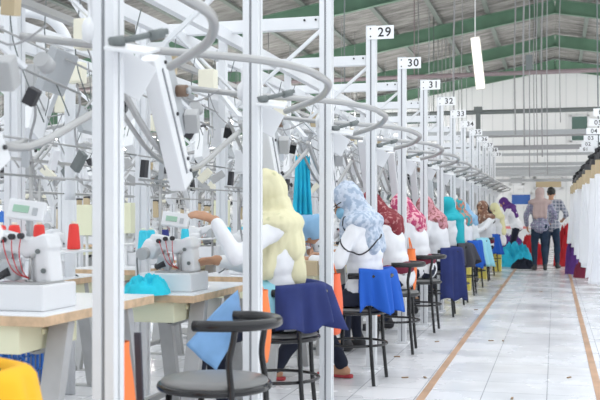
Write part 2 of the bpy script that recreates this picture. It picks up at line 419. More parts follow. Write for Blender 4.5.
tubem = mat('fill_lamp_tube', (1, .98, .94), .4, emit=45)  # glowing tubes added only to brighten the far wall and roof
hl0 = thing('fill_lamp', 'h', 'lamp')
MB().cyl((0, -.75, 0), (0, .75, 0), .035, seg=10).build('tube', tubem, hl0)
for yy in (-.77, .77): MB().cyl((0, yy - .03, 0), (0, yy + .03, 0), .045, seg=10).build('end_socket', M['lampw'], hl0)
for yy in (-.7, .7): MB().cyl((0, yy, .04), (0, yy, 2.0), .006, seg=5).build('cable', M['cablet'], hl0)
first = True
for x in (-13.5, -10.8, -7.2, -4.4, 4.0, 7.0, 10.0):
    for y in (20.5, 24.5, 28.5, 32.5, 35.8):
        z = 3.3 if x < 0 else 3.9
        o = hl0 if first else dup(hl0, (0, 0, 0)); first = False
        o.location = (x, y, z); o['group'] = 'added fill lamps left' if x < 0 else 'added fill lamps right'
        o['label'] = 'added bare fill tube hung low over the far left machinery lines' if x < 0 else 'added bare fill tube hung over the far right side of the hall'

# ================================================================== CONVEYOR LINE PARTS
def make_post(number=None, tall=2.56, arm=True):
    r = thing('support_post', 'white post', 'post')
    s = .072
    mb = MB()
    # extruded profile with a slot on each face
    q = s / 2; g = .006; dpt = .008
    prof = []
    for (nx, ny, tx, ty) in ((0, -1, 1, 0), (1, 0, 0, 1), (0, 1, -1, 0), (-1, 0, 0, -1)):
        for (a, d) in ((-q, 0), (-g, 0), (-g, dpt), (g, dpt), (g, 0)):
            prof.append((nx * (q - d) + tx * a, ny * (q - d) + ty * a))
    n = len(prof); vs = [(x, y, .01) for x, y in prof] + [(x, y, tall) for x, y in prof]
    fs = [(i, (i + 1) % n, (i + 1) % n + n, i + n) for i in range(n)] + [tuple(range(n))[::-1], tuple(range(n, 2 * n))]
    mb.add(vs, fs); mb.build('column', M['alu'], r)
    gb = MB()
    for (nx, ny) in ((0, -1), (1, 0)): gb.box((nx * (q - dpt + .001), ny * (q - dpt + .001), tall / 2), (.011 if ny else .002, .011 if nx else .002, tall - .03))
    gb.build('slot_liner', M['groove'], r)
    MB().box((0, 0, .006), (.13, .13, .012), None, .003).build('foot_plate', M['alu'], r)
    MB().box((0, 0, tall + .004), (.074, .074, .008), None, .002).build('end_cap', M['greypl'], r)
    if arm:
        a = MB().box((-.60, .0, 2.31), (1.12, .05, .075), None, .004).build('cross_arm', M['alu'], r)
        for x in (-.06, -.13, -1.05): MB().cyl((x, -.026, 2.325), (x, -.031, 2.325), .007, seg=8).build('bolt', M['dark'], a)
    if number:
        p = MB().box((.075, -.040, tall - .05), (.20, .004, .10), None, .001).build('number_plate', M['plate'], r)
        t = text_mesh(number, .095)
        for v in t.vertices: v.co = Vector((v.co.x + .105, -.0432 - v.co.z, v.co.y + tall - .052))
        link('plate_number', t, M['numb'], p)
        sc = MB()
        for z in (-.02, -.078): sc.cyl((.0, -.042, tall + z), (.0, -.046, tall + z), .006, seg=8)
        sc.build('screw', M['dark'], p)
    return r

def make_station():
    """the curved rails, the inclined lift and its drive, bolted between posts; origin = post foot"""
    r = thing('conveyor_station', 's', 'conveyor')
    P0 = Vector((AX, rowY(3), 0))
    raw = [(-2.05, 3.36, 1.86), (-1.63, 3.38, 1.80), (-1.34, 3.488, 1.78), (-1.138, 3.63, 1.77), (-1.012, 3.777, 1.755), (-.967, 3.975, 1.74), (-.975, 4.12, 1.725), (-1.056, 4.30, 1.70), (-1.196, 4.46, 1.68), (-1.30, 4.57, 1.67)]
    pts = smoothpath([Vector(p) - P0 for p in raw], 6)
    MB().tube(pts, .016, 10).build('loop_rail', M['steel'], r)
    raw = [(-.34, -.60, 1.66), (-.33, -.45, 1.54), (-.32, -.25, 1.425), (-.32, -.05, 1.375), (-.32, .10, 1.365), (-.32, .26, 1.40), (-.32, .50, 1.49), (-.32, .80, 1.60)]
    pts = smoothpath([Vector(p) for p in raw], 6)
    MB().tube(pts, .014, 10).build('dip_rail', M['steel'], r)
    pts2 = [p + Vector((-.07, .02, .01)) for p in pts]
    MB().tube(pts2[:30], .010, 8).build('dip_guide', M['steel'], r)
    # inclined lift housing parallel to the falling rail
    rx = -math.radians(33)
    c = Vector((-.27, -.30, 1.545))
    h = MB().box(c, (.07, .115, .62), (-rx, 0, 0), .006).build('lift_housing', M['white'], r)
    R = Euler((-rx, 0, 0)).to_matrix()
    MB().box(c + R @ Vector((.037, .0, 0)), (.004, .012, .5), (-rx, 0, 0)).build('slot', M['groove'], h)
    mb = MB()
    for z in (-.26, -.2, .02, .26): mb.cyl(c + R @ Vector((.036, .04, z)), c + R @ Vector((.042, .04, z)), .008, seg=8)
    mb.build('bolt', M['dark'], h)
    MB().box(c + R @ Vector((-.02, .1, .10)), (.09, .09, .42), (-rx, 0, 0), .006).build('chain_cover', M['greypl'], r)
    # drive motor
    m_ = MB().cyl(c + Vector((.02, .05, .14)), c + Vector((.07, .05, .14)), .026, seg=18).build('drive_motor', M['brown'], r)
    MB().cyl(c + Vector((.07, .05, .14)), c + Vector((.085, .05, .14)), .014, seg=10).build('shaft', M['greypl'], m_)
    MB().box(c + Vector((.05, .16, .02)), (.06, .07, .09), (.5, 0, .2), .005).build('gear_case', M['grey'], r)
    # carrier plate and clamp at the post
    MB().box((.09, .06, 1.655), (.13, .17, .010), (.25, .15, .2), .002).build('carrier_plate', M['white'], r)
    MB().box((.02, .17, 1.60), (.15, .010, .12), (0, .5, .5), .002).build('guard_plate', M['white'], r)
    cl = MB().cyl((.05, .02, 1.67), (.17, .14, 1.72), .010, seg=10)
    cl.cyl((.04, .01, 1.667), (.07, .04, 1.678), .017, seg=10); cl.cyl((.13, .10, 1.70), (.16, .13, 1.713), .016, seg=10)
    cl.build('clamp', M['dpipe'], r)
    fb = MB().lathe((-.05, .06, 1.68), [(.010, 0), (.026, .01), (.028, .05), (.020, .07), (.009, .08), (.009, .12), (.013, .125), (.013, .14), (.005, .15)], 14)
    fb.build('air_filter', M['white'], r)
    # cable box and looped hose
    MB().box((-.62, -.35, 1.93), (.10, .07, .13), None, .006).build('junction_box', M['cream'], r)
    hose = smoothpath([(-.62, -.35, 1.87), (-.58, -.30, 1.74), (-.45, -.34, 1.66), (-.36, -.2, 1.74), (-.25, -.08, 1.66), (-.1, -.12, 1.7)], 6)
    MB().tube(hose, .0035, 6).build('hose', M['cablet'], r)
    # diagonal brace and crossing struts below the main beams
    mb = MB().beam((-.03, 0, 2.26), (-.62, .02, 1.78), .02, .02).beam((-.75, -.55, 2.18), (-.30, .1, 1.62), .02, .014).beam((-.95, .15, 2.2), (-.40, -.42, 1.70), .03, .025)
    mb.box((-.66, .02, 2.0), (.045, .045, .62))
    mb.build('brace', M['alu'], r)
    MB().box((-.85, -.20, 1.80), (.04, .24, .20), (0, .4, .1), .006).build('side_plate', M['greypl'], r)
    MB().box((-.78, .30, 1.78), (.08, .16, .36), (.6, .2, 0), .006).build('tilt_housing', M['white'], r)
    MB().cyl((-.72, .1, 2.0), (-.72, .22, 1.96), .022, seg=14).build('air_cylinder', M['dark'], r)
    MB().box((-.60, -.05, 1.66), (.05, .07, .07), (.4, .2, .3), .004).build('valve_block', M['black'], r)
    MB().box((-.42, .34, 1.56), (.04, .05, .06), (.2, .5, .3), .004).build('sensor', M['dark'], r)
    MB().box((-.55, .42, 1.92), (.05, .09, .11), (.2, .1, .3), .004).build('relay_box', M['tan'], r)
    MB().cyl((-.42, .40, 1.70), (-.42, .45, 1.68), .03, seg=18).build('guide_wheel', M['grey'], r)
    mb = MB().cyl((-.95, -.6, 1.95), (-.45, .75, 1.62), .005, seg=6).cyl((-.95, .6, 1.92), (-.5, -.6, 1.58), .005, seg=6).cyl((-.9, -.7, 1.48), (-.9, .75, 1.48), .005, seg=6).cyl((-.62, -.7, 1.30), (-.62, .75, 1.30), .005, seg=6)
    mb.build('guide_rod', M['steel'], r)
    for k in range(6):
        yy = -.62 + k * .24; MB().box((-.9, yy, 1.41), (.03, .05, .10), (.2 * k, .1, .4 * k), .003).build('carrier_clip', M[('dark', 'greypl', 'white', 'dpipe', 'cream', 'grey')[k]], r)
    mb = MB()
    for k in range(5):
        y = -.5 + k * .22
        mb.tube(smoothpath([(-.9 + .05 * k, y, 2.2), (-.92 + .03 * k, y + .05, 1.9), (-.8, y + .1, 1.55 + .05 * k)], 4), .003, 6)
    mb.build('chain', M['dpipe'], r)
    return r

# ------------------------------------------------------------------ sewing table, machine, chair
TZ = .78
def make_table(crossbar_cloth=False):
    """origin = floor below the aisle-side near corner; top extends to -X and +Y"""
    r = thing('sewing_table', 't', 'table')
    L, D = .98, .58
    MB().box((-D / 2, L / 2, TZ - .019), (D, L, .038), None, .003).build('tabletop', M['ply'], r)
    MB().box((-D / 2, L / 2, TZ + .0005), (D - .002, L - .002, .005), None, .001).build('laminate', M['lam'], r)
    d = MB().box((-.33, .25, TZ - .038 - .055), (.42, .44, .108), None, .006).build('drawer', M['drawer'], r)
    MB().box((-.115, .25, TZ - .08), (.012, .12, .02), None, .003).build('drawer_pull', M['drawer'], d)
    for sx, sy in ((-.06, .24), (-.06, .76), (-.50, .24), (-.50, .76)):
        s = -1 if sy < .5 else 1
        MB().beam((sx, sy, TZ - .038), (sx, sy + s * .20, .03), .05, .085, .004, up=(1, 0, 0)).build('leg', M['grey'], r)
    mb = MB()
    for sy in (.045, .955): mb.box((-.31, sy, .02), (.50, .06, .04), None, .005)
    mb.build('foot_bar', M['grey'], r)
    MB().beam((-.40, .12, .16), (-.40, .85, .16), .03, .03).build('stretcher', M['grey'], r)
    MB().box((-.20, .45, .07), (.28, .24, .012), (0, -.2, 0), .003).build('pedal', M['grey'], r)
    mo = MB().cyl((-.33, .5, .62), (-.33, .72, .62), .06, seg=18).build('motor', M['grey'], r)
    MB().cyl((-.33, .47, .62), (-.33, .5, .62), .045, seg=18).build('pulley', M['dark'], mo)
    # thread stand on the back of the table
    s = MB().cyl((-.53, .80, TZ), (-.53, .80, TZ + .62), .010, seg=8)
    s.build('thread_pole', M['steel'], r)
    s = MB().box((-.53, .88, TZ + .19), (.11, .84, .012), None, .002); s.build('cone_tray', M['white'], r)
    s = MB().beam((-.53, .50, TZ + .62), (-.53, 1.28, TZ + .62), .014, .014)
    for y in (.55, .65, .87, 1.2): s.cyl((-.53, y, TZ + .62), (-.50, y, TZ + .58), .004, seg=6)
    s.build('thread_guide', M['steel'], r)
    return r

def make_machine():
    """industrial overlock machine; origin = its base centre on the table, operator at +X, arm running away from the operator"""
    r = thing('sewing_machine', 'm', 'sewing machine')
    MB().box((0, 0, .05), (.30, .26, .10), None, .008).build('bed', M['white'], r)
    MB().box((.03, -.02, .104), (.20, .18, .008), None, .002).build('bed_plate', M['steel'], r)
    mb = MB().box((.085, .02, .17), (.075, .11, .15), (0, -.12, 0), .016).box((.055, .02, .245), (.13, .12, .07), (0, -.35, 0), .02)
    mb.box((-.045, .01, .255), (.19, .10, .075), (0, .22, 0), .022).box((-.13, .0, .225), (.10, .12, .10), (0, .5, 0), .03)
    mb.box((.03, .09, .16), (.10, .05, .12), (0, 0, .1), .014)
    link('arm', blob(mb, .006, 1), M['white'], r)
    MB().cyl((-.14, .06, .22), (-.14, .11, .22), .052, seg=22).build('handwheel', M['greypl'], r)
    MB().cyl((-.15, -.10, .20), (-.15, -.04, .205), .034, seg=18).build('side_motor', M['grey'], r)
    mb = MB().cyl((.05, -.05, .20), (.045, -.05, .115), .006, seg=8); mb.cyl((.045, -.05, .115), (.045, -.05, .107), .016, seg=8); mb.cyl((.05, -.05, .20), (.07, .0, .235), .008, seg=8)
    mb.build('needle_bar', M['steel'], r)
    p = MB().box((.01, -.01, .385), (.15, .030, .080), (-.3, .12, .2), .008).build('control_panel', M['white'], r)
    MB().box((-.005, -.030, .392), (.062, .004, .028), (-.3, .12, .2)).build('display', M['lcd'], p)
    MB().box((.05, -.0195, .38), (.02, .004, .03), (-.3, .12, .2)).build('keypad', M['greypl'], p)
    MB().cyl((-.0, .02, .28), (.01, .0, .37), .010, seg=8).build('panel_stalk', M['greypl'], r)
    for x, z in ((-.07, .30), (-.03, .312), (.01, .315)): MB().cyl((x, -.065, z - .03), (x, -.045, z - .03), .012, seg=12).build('tension_dial', M['dark'], r)
    for x, z in ((.075, .225), (.10, .15)): MB().cyl((x, -.045, z), (x, -.038, z), .010, seg=10).build('screw_cap', M['dpipe'], r)
    MB().box((-.03, -.06, .155), (.08, .05, .07), (.2, .3, 0), .010).build('looper_cover', M['greypl'], r)
    MB().cyl((-.08, -.06, .13), (-.02, -.08, .15), .018, seg=12).build('trimmer_motor', M['dark'], r)
    mb = MB()
    for k in range(3): mb.tube(smoothpath([(-.07 + .04 * k, -.055, .28), (-.03 + .03 * k, -.10, .22), (.0 + .02 * k, -.09, .15), (.045, -.055, .12)], 5), .002, 5)
    mb.build('thread', M['redc'], r)
    mb = MB().tube(smoothpath([(-.17, .02, .22), (-.24, .04, .18), (-.23, .02, .05), (-.28, 0, .0)], 5), .005, 6)
    mb.build('power_cable', M['dpipe'], r)
    return r

def make_cone(m, name='thread_cone'):
    r = thing(name, 'c', 'thread cone')
    MB().lathe((0, 0, .004), [(.031, 0), (.033, .01), (.024, .115), (.020, .125)], 18).build('yarn', m, r)
    MB().lathe((0, 0, 0), [(.026, 0), (.026, .004)], 14).build('cone_base', M['cream'], r)
    MB().lathe((0, 0, .128), [(.013, 0), (.012, .014)], 12).build('cone_tip', M['cream'], r)
    return r

CHR = .235
def make_chair():
    """round stool with a wrap-around tubular back; sitter faces -X; origin = floor under seat centre"""
    r = thing('stool_chair', 'c', 'chair')
    MB().lathe((0, 0, .487), [(.19, 0), (.205, .008), (.21, .018), (.205, .028), (.12, .034), (.0, .036)], 32).build('seat', M['seat'], r)
    MB().tube([(.212 * math.cos(a), .212 * math.sin(a), .490) for a in [2 * PI * i / 36 for i in range(37)]], .014, 8).build('seat_ring', M['black'], r)
    for k, ph in enumerate((50, -50)):
        a = math.radians(ph); c, s = math.cos(a), math.sin(a)
        pts = smoothpath([(.27 * c, .25 * s, 0.008), (.235 * c, .235 * s, .28), (.225 * c, .225 * s, .48), (.205 * c, .215 * s, .60), (.225 * c, .205 * s, .68), (.235 * c, .20 * s, .735)], 5)
        MB().tube(pts, .0125, 10).build('leg', M['black'], r)
    for ph in (130, -130):
        a = math.radians(ph); c, s = math.cos(a), math.sin(a)
        MB().tube([(.26 * c, .26 * s, .008), (.19 * c, .19 * s, .48)], .0125, 10).build('leg', M['black'], r)
    pts = [(.0, -.19, .738)] + [(.05 + .20 * math.cos(a), .195 * math.sin(a), .74) for a in [math.radians(-85 + 170 * i / 30) for i in range(31)]] + [(.0, .19, .738)]
    MB().tube(pts, .021, 12).build('backrest', M['black'], r)
    MB().tube([(.215 * math.cos(a), .215 * math.sin(a), .27) for a in [2 * PI * i / 32 for i in range(33)]], .009, 8).build('foot_ring', M['black'], r)
    return r

def chair_cloth(name, m, label, loc, phi0=-62, phi1=62, zlow=.50, zin=.62, seed=1, flare=.05, ztop=.775):
    """cloth folded over the curved backrest of a chair: outer fall, top, inner fall"""
    nu, nv = 60, 26; vs = []; fs = []
    for i in range(nu + 1):
        u = i / nu; ph = math.radians(phi0 + (phi1 - phi0) * u)
        n1 = noise.noise(Vector((u * 7, seed, 0))); low = zlow + .06 * noise.noise(Vector((u * 3, seed + 4, 0))) + .02 * math.sin(u * 17)
        for j in range(nv + 1):
            v = j / nv
            if v < .6:
                q = 1 - v / .6; z = ztop - (ztop - low) * q; R = .272 + flare * q + (.034 * q + .006) * (n1 * 2.6 + math.sin(u * 23 + seed) * .9 + math.sin(u * 47 + seed + 3 * v) * .35)
            elif v < .75:
                q = (v - .6) / .15; z = ztop + .012 * math.sin(q * PI); R = .272 - .05 * q
            else:
                q = (v - .75) / .25; z = ztop - (ztop - zin) * q; R = .222 - .012 * q + .01 * n1 * q
            vs.append((R * math.cos(ph), R * .88 * math.sin(ph), z + .006 * math.sin(u * 9 + seed)))
    for i in range(nu):
        for j in range(nv):
            a = i * (nv + 1) + j; fs.append((a, a + nv + 1, a + nv + 2, a + 1))
    me = evald(MB().add(vs, fs, True).mesh(name), [('SOLIDIFY', dict(thickness=.004, offset=0))])
    me.polygons.foreach_set('use_smooth', [True] * len(me.polygons))
    return tag(link(name, me, m, None, loc), label, 'cloth')

def heap(name, m, label, loc, size, seed=1, cat='cloth', res=34, rough=.35, group=None):
    """crumpled heap of cloth resting on z=loc.z"""
    vs = []; fs = []; n = res
    for i in range(n + 1):
        for j in range(n + 1):
            u = i / n * 2 - 1; v = j / n * 2 - 1
            x = u * math.sqrt(1 - v * v / 2); y = v * math.sqrt(1 - u * u / 2); rr_ = min(1, math.hypot(x, y))
            edge = 1 + .18 * noise.noise(Vector((math.atan2(y, x) * 1.5, seed, 3)))
            h = (1 - rr_ ** 2.2) ** .6 if rr_ < 1 else 0
            p = Vector((x * 2.2 + seed, y * 2.2, seed * .7))
            rid = 1 - abs(noise.noise(p * 1.3)) * 2; rid2 = 1 - abs(noise.noise(p * 3.0 + Vector((5, 0, 0)))) * 2
            z = h * (1 - rough + rough * rid + rough * .35 * rid2)
            vs.append((x * size[0] / 2 * edge, y * size[1] / 2 * edge, max(0, z) * size[2]))
    for i in range(n):
        for j in range(n):
            a = i * (n + 1) + j; fs.append((a, a + n + 1, a + n + 2, a + 1))
    # closed underside
    base = len(vs); ring = [i * (n + 1) for i in range(n)] + [n * (n + 1) + j for j in range(n)] + [(n - i) * (n + 1) + n for i in range(n)] + [n - j for j in range(n)]
    fs.append(tuple(ring))
    o = MB().add(vs, fs, True).build(name, m, None, loc)
    return tag(o, label, cat, group)

def hanging_cloth(name, m, label, p, w, h, ang, seed=1, cat='cloth', folds=4, amp=.02, taper=0, group=None, th=.006):
    """cloth hanging from its top edge at p (top centre), width w along direction ang"""
    nu, nv = 36, 26; vs = []; fs = []
    for i in range(nu + 1):
        u = i / nu - .5
        for j in range(nv + 1):
            v = j / nv; ww = w * (1 - taper * v + .04 * math.sin(v * 5 + seed))
            off = amp * (.4 + v) * (math.sin(u * folds * 6.283 + seed) + .8 * noise.noise(Vector((u * 5, v * 1.6, seed))))
            x = u * ww; z = -h * v * (1 + .04 * noise.noise(Vector((u * 4, seed, 1)))) + .012 * math.cos(u * folds * 6.283) * (1 - v)
            vs.append((x * math.cos(ang) - off * math.sin(ang), x * math.sin(ang) + off * math.cos(ang), z))
    for i in range(nu):
        for j in range(nv):
            a = i * (nv + 1) + j; fs.append((a, a + nv + 1, a + nv + 2, a + 1))
    me = evald(MB().add(vs, fs, True).mesh(name), [('SOLIDIFY', dict(thickness=th, offset=0))])
    me.polygons.foreach_set('use_smooth', [True] * len(me.polygons))
    return tag(link(name, me, m, None, p), label, cat, group)

# ================================================================== PEOPLE
def ik(a, c, l1, l2, pole):
    a = Vector(a); c = Vector(c); d = c - a; L = min(d.length, (l1 + l2) * .999); dn = d.normalized()
    x = (l1 * l1 - l2 * l2 + L * L) / (2 * L); h = math.sqrt(max(0, l1 * l1 - x * x))
    p = Vector(pole); p = (p - dn * p.dot(dn)).normalized()
    return a + dn * x + p * h, a + dn * L
def hand_prims(mb, w, d, palm, side, curl=.5):
    """w wrist, d direction of the hand, palm = palm-facing normal, side=+1/-1 where the thumb leaves"""
    d = d.normalized(); palm = (palm - d * palm.dot(d)).normalized(); sd = d.cross(palm).normalized() * side
    mb.cone(w, w + d * .075 + sd * .018, .022, .017, 8); mb.cone(w, w + d * .075 - sd * .02, .022, .015, 8); mb.cone(w + d * .01, w + d * .07, .022, .019, 8)
    for k, (o, l) in enumerate(((.030, .066), (.010, .074), (-.011, .068), (-.031, .052))):
        b = w + d * .080 + sd * o; p1 = b + (d * math.cos(curl) + palm * math.sin(curl)) * l * .5
        c2 = curl * 2; p2 = p1 + (d * math.cos(c2) + palm * math.sin(c2)) * l * .5
        mb.cone(b - d * .02, p1, .0095, .0088, 8); mb.cone(p1, p2, .0088, .0075, 8)
    b = w + d * .02 + sd * .022; p1 = b + (d * .7 + sd * .75 + palm * .2).normalized() * .04; p2 = p1 + (d + sd * .25 + palm * .45).normalized() * .032
    mb.cone(b, p1, .013, .010, 8); mb.cone(p1, p2, .010, .008, 8)

def person(label, loc, rz, spec):
    """local frame: faces +X, left is +Y. spec holds pose, colours"""
    g = spec.get; near = g('near', 0); vx = .0085 if near else .016
    root = thing('person', label, 'person', loc, rz)
    sc = g('scale', 1.0)
    stand = g('stand', False); lean = math.radians(g('lean', 8))
    P = Vector((0, 0, .88 if stand else .625))
    def sit(me):
        if not stand:
            for v in me.vertices:
                if math.hypot(v.co.x, v.co.y) < .235 and v.co.z < .530 and v.co.z > .40: v.co.z = .530
        return me
    up = Vector((math.sin(lean), 0, math.cos(lean)))
    CH = P + up * .30; SH = P + up * .46
    nk = math.radians(g('neck', 15)) + lean; NU = Vector((math.sin(nk), 0, math.cos(nk)))
    NK = SH + NU * .10; 
    hp = math.radians(g('head', 20)); HU = Vector((math.sin(hp), 0, math.cos(hp))); yaw = math.radians(g('yaw', 0))
    HF = Vector((math.cos(hp) * math.cos(yaw), math.sin(yaw), -math.sin(hp) * math.cos(yaw))).normalized()
    HC = NK + HU * .085 + HF * .018
    HS = HU.cross(HF).normalized(); HU2 = HF.cross(HS).normalized()
    R = Matrix((HF, HS, HU2)).transposed()
    sw = g('sw', .165)
    sh = {1: SH + Vector((0, sw, -.01)), -1: SH + Vector((0, -sw, -.01))}
    wr = {1: Vector(g('lh', (.47, .13, .84))), -1: Vector(g('rh', (.47, -.13, .84)))}
    el = {}; wrr = {}
    for s in (1, -1):
        el[s], wrr[s] = ik(sh[s], wr[s], .27, .25, g('pole', Vector((-.3, s * .7, -1))) if not isinstance(g('pole'), dict) else g('pole')[s])
    if stand:
        hipz = .86; kn = {}; an = {}
        ft = g('feet', ((.0, .10), (.0, -.10)))
        for s, f in ((1, ft[0]), (-1, ft[1])):
            h = Vector((0, s * .09, hipz)); kn[s], an[s] = ik(h, (f[0], f[1], .09), .40, .40, (1, 0, 0))
    else:
        kn = {}; an = {}
        ft = g('feet', ((.42, .13), (.36, -.12)))
        for s, f in ((1, ft[0]), (-1, ft[1])):
            h = Vector((.02, s * .09, .60)); kn[s], an[s] = ik(h, (f[0], f[1], .085), .41, .42, (1, 0, 1.4))
    hip = {s: Vector((0.0, s * .085, P.z - .02)) for s in (1, -1)}
    def torso(mb, e):
        mb.ell(P + Vector((-.01, 0, .0)), (.125 + e, .165 + e, .12 + e)); mb.ell(P + up * .16, (.105 + e, .14 + e, .16 + e), (0, lean, 0))
        mb.ell(CH, (.115 + e, .16 + e, .17 + e), (0, lean, 0)); mb.cone(sh[1] - Vector((0, .02, 0)), sh[-1] + Vector((0, .02, 0)), .055 + e, .055 + e)
    def arms(mb, e, cut=1.0):
        for s in (1, -1):
            mb.cone(sh[s], el[s], .050 + e, .041 + e, 12); mb.cone(el[s], el[s].lerp(wrr[s], cut), .041 + e, .030 - (1 - cut) * -.006 + e, 12)
    def legs(mb, e, cut=1.0):
        for s in (1, -1):
            mb.cone(hip[s], kn[s], .080 + e, .055 + e, 12); mb.cone(kn[s], kn[s].lerp(an[s], cut), .055 + e, .034 + e, 12)
    # ---- body
    mb = MB(); torso(mb, 0); arms(mb, 0); legs(mb, 0)
    mb.cone(SH, NK + HU * .03, .05, .048)
    mb.ell(HC + HU2 * .02 - HF * .012, (.092, .074, .10), R); mb.ell(HC + HF * .032 - HU2 * .035, (.055, .056, .078), R)
    mb.ell(HC + HF * .065 - HU2 * .088, (.022, .026, .018), R)
    mb.cone(HC + HF * .085 + HU2 * .012, HC + HF * .106 - HU2 * .025, .008, .013, 8)
    mb.ell(HC + HF * .086 - HU2 * .055, (.010, .022, .009), R, 8)
    for s in (1, -1):
        mb.ell(HC + HF * .075 + HS * s * .033 - HU2 * .03, (.014, .018, .02), R, 8); mb.ell(HC - HF * .002 + HS * s * .078 - HU2 * .01, (.018, .009, .03), R, 8)
        mb.ell(HC + HF * .080 + HS * s * .03 + HU2 * .026, (.010, .022, .008), R, 8)
        d = (wrr[s] - el[s]).normalized()
        hd = g('hdir', {}).get(s, d); pn = g('palm', {}).get(s, Vector((.1, -s * .5, -1)) if not stand else Vector((0, -s, 0)))
        hand_prims(mb, wrr[s], Vector(hd), Vector(pn), -s if not stand else s, g('curl', .5))
        fd = Vector((math.cos(.15 * s), math.sin(.15 * s), -.12)); mb.cone(an[s] + Vector((-.02, 0, -.035)), an[s] + fd * .15 + Vector((0, 0, -.035)), .036, .026, 10); mb.cone(an[s], an[s] + fd * .10 + Vector((0, 0, -.02)), .032, .022, 10)
    link('body', sit(blob(mb, vx, 2)), M['skin'], root)
    # ---- eyes
    if g('eyes', near):
        for s in (1, -1):
            MB().ell(HC + HF * .083 + HS * s * .031 + HU2 * .006, (.006, .013, .006), R, 10).build('eye', M['hair'], root)
    # ---- trousers
    mb = MB(); legs(mb, .014, g('legcut', .97)); mb.ell(P + Vector((-.012, 0, -.01)), (.14, .18, .12))
    me = blob(mb, vx * 1.3, 3); wrinkle(me, .010, 9, seed=loc[1]); link('trousers', sit(me), g('trousers', M['dnavy']), root)
    # ---- shirt
    mb = MB(); torso(mb, .020); arms(mb, .007 if near else .012, g('sleeve', .93)); mb.ell(P + up * .02, (.150, .19, .11))
    me = blob(mb, vx * 1.3, 3); wrinkle(me, .008 if near else .014, 12, (1, 1, .7), seed=loc[1] * 3); link('shirt', sit(me), g('shirt', M['shirt']), root)
    if g('belt') is not None:
        mb = MB().ell(P + up * .06, (.168, .20, .085), (0, lean, 0)); me = blob(mb, .016, 2); wrinkle(me, .008, 9); link('waist_wrap', sit(me), g('belt'), root)
    # ---- feet
    for s in (1, -1):
        fd = Vector((math.cos(.15 * s), math.sin(.15 * s), 0)); a = an[s]
        mb = MB()
        if g('shoe') == 'sandal':
            mb.cone((a.x - .05, a.y, .016), Vector((a.x, a.y, .016)) + fd * .17, .028, .034, 10)
            me = blob(mb, .01, 1)
            for v in me.vertices: v.co.z = .004 + max(0, min(.024, v.co.z))
            o = link('sandal', me, M['sandal'], root)
            MB().tube(smoothpath([Vector((a.x, a.y, .03)) + fd * .08 + Vector((0, -.04, 0)), Vector((a.x, a.y, .085)) + fd * .09, Vector((a.x, a.y, .03)) + fd * .08 + Vector((0, .04, 0))], 5), .008, 6).build('strap', M['sandal'], o)
        else:
            mb.cone((a.x - .03, a.y, .045), Vector((a.x, a.y, .035)) + fd * .17, .045, .034, 10); mb.cone((a.x - .02, a.y, .06), (a.x - .01, a.y, .10), .042, .04, 10)
            me = blob(mb, .012, 2)
            for v in me.vertices: v.co.z = max(0.001, v.co.z)
            link('shoe', me, g('shoem', M['dark']), root)
    # ---- head cover
    scarf = None
    if g('hijab') is not None:
        mb = MB(); e = .016
        mb.ell(HC + HU2 * .022 - HF * .014, (.092 + e, .074 + e + .004, .10 + e), R, 20); mb.ell(HC + HF * .022 - HU2 * .035, (.064, .064, .088), R)
        mb.cone(HC - HU2 * .06 - HF * .03, SH + Vector((-.02, 0, .04)), .085, .095)
        mb.cone(HC - HU2 * .07 + HF * .02, SH + Vector((.06, 0, -.0)), .075, .085)
        dr = g('drape', .05)     # how far the cape falls
        mb.ell(SH + Vector((-.01, 0, .02)), (.14, sw + .068, .080), (0, lean * .6, 0))
        mb.cone(SH + Vector((-.05, .07, .0)), SH - up * dr + Vector((-.08, .08, 0)), .075, .06); mb.cone(SH + Vector((-.05, -.07, .0)), SH - up * dr + Vector((-.08, -.08, 0)), .075, .06)
        mb.cone(SH + Vector((-.06, 0, .0)), SH - up * dr + Vector((-.09, 0, 0)), .075, .06)
        mb.cone(SH + Vector((.05, .0, .0)), SH - up * dr * .8 + Vector((.09, 0, 0)), .09, .07)
        if g('tail'):
            for (px, py, pz, rr_) in g('tail'): mb.cone(SH + Vector((-.06, py * .6, 0)), SH + Vector((px, py, pz)), .07, rr_)
        me = blob(mb, vx * 1.15, 3)
        wrinkle(me, .010 if near else .017, 11, (1, 1, .4), seed=loc[1] * 5)
        if near: wrinkle(me, .010, 22, (1, 1, .22), seed=3)
        bm = bmesh.new(); bm.from_mesh(me); Ri = R.transposed(); kill = []
        for f in bm.faces:
            q = Ri @ (f.calc_center_median() - HC)
            if q.x > .015 and ((q.y / .056) ** 2 + ((q.z + .018) / .082) ** 2) < 1: kill.append(f)
        bmesh.ops.delete(bm, geom=kill, context='FACES'); bm.to_mesh(me); bm.free()
        me = evald(me, [('SOLIDIFY', dict(thickness=.005, offset=0))])
        me.polygons.foreach_set('use_smooth', [True] * len(me.polygons))
        scarf = link('headscarf', me, g('hijab'), root)
    else:
        mb = MB().ell(HC + HU2 * .035 - HF * .022, (.098, .083, .098), R, 18); me = blob(mb, .014, 1); wrinkle(me, .01, 30)
        link('hair', me, M['hair'], root)
    if g('mask'):
        mb = MB(); mb.ell(HC + HF * .055 - HU2 * .048, (.062, .064, .052), R, 16); me = blob(mb, .009, 2); link('face_mask', me, M['mask'], root)
    if g('glasses'):
        mb = MB()
        for s in (1, -1):
            c = HC + HF * .108 + HS * s * .033 + HU2 * .008
            mb.tube([c + HS * math.cos(a) * .025 + HU2 * math.sin(a) * .017 for a in [2 * PI * i / 16 for i in range(17)]], .0028, 6)
            mb.tube([c + HS * s * .025 + HU2 * .006, HC + HF * .04 + HS * s * .085 + HU2 * .01], .0035, 6)
        mb.build('glasses', M['black'], root)
    root['_'] = 0; del root['_']
    info = dict(scarf=scarf if g('hijab') else None, HC=HC, HF=HF, HS=HS, HU=HU2, SH=SH, wr=wrr, el=el, P=P, up=up)
    return root, info

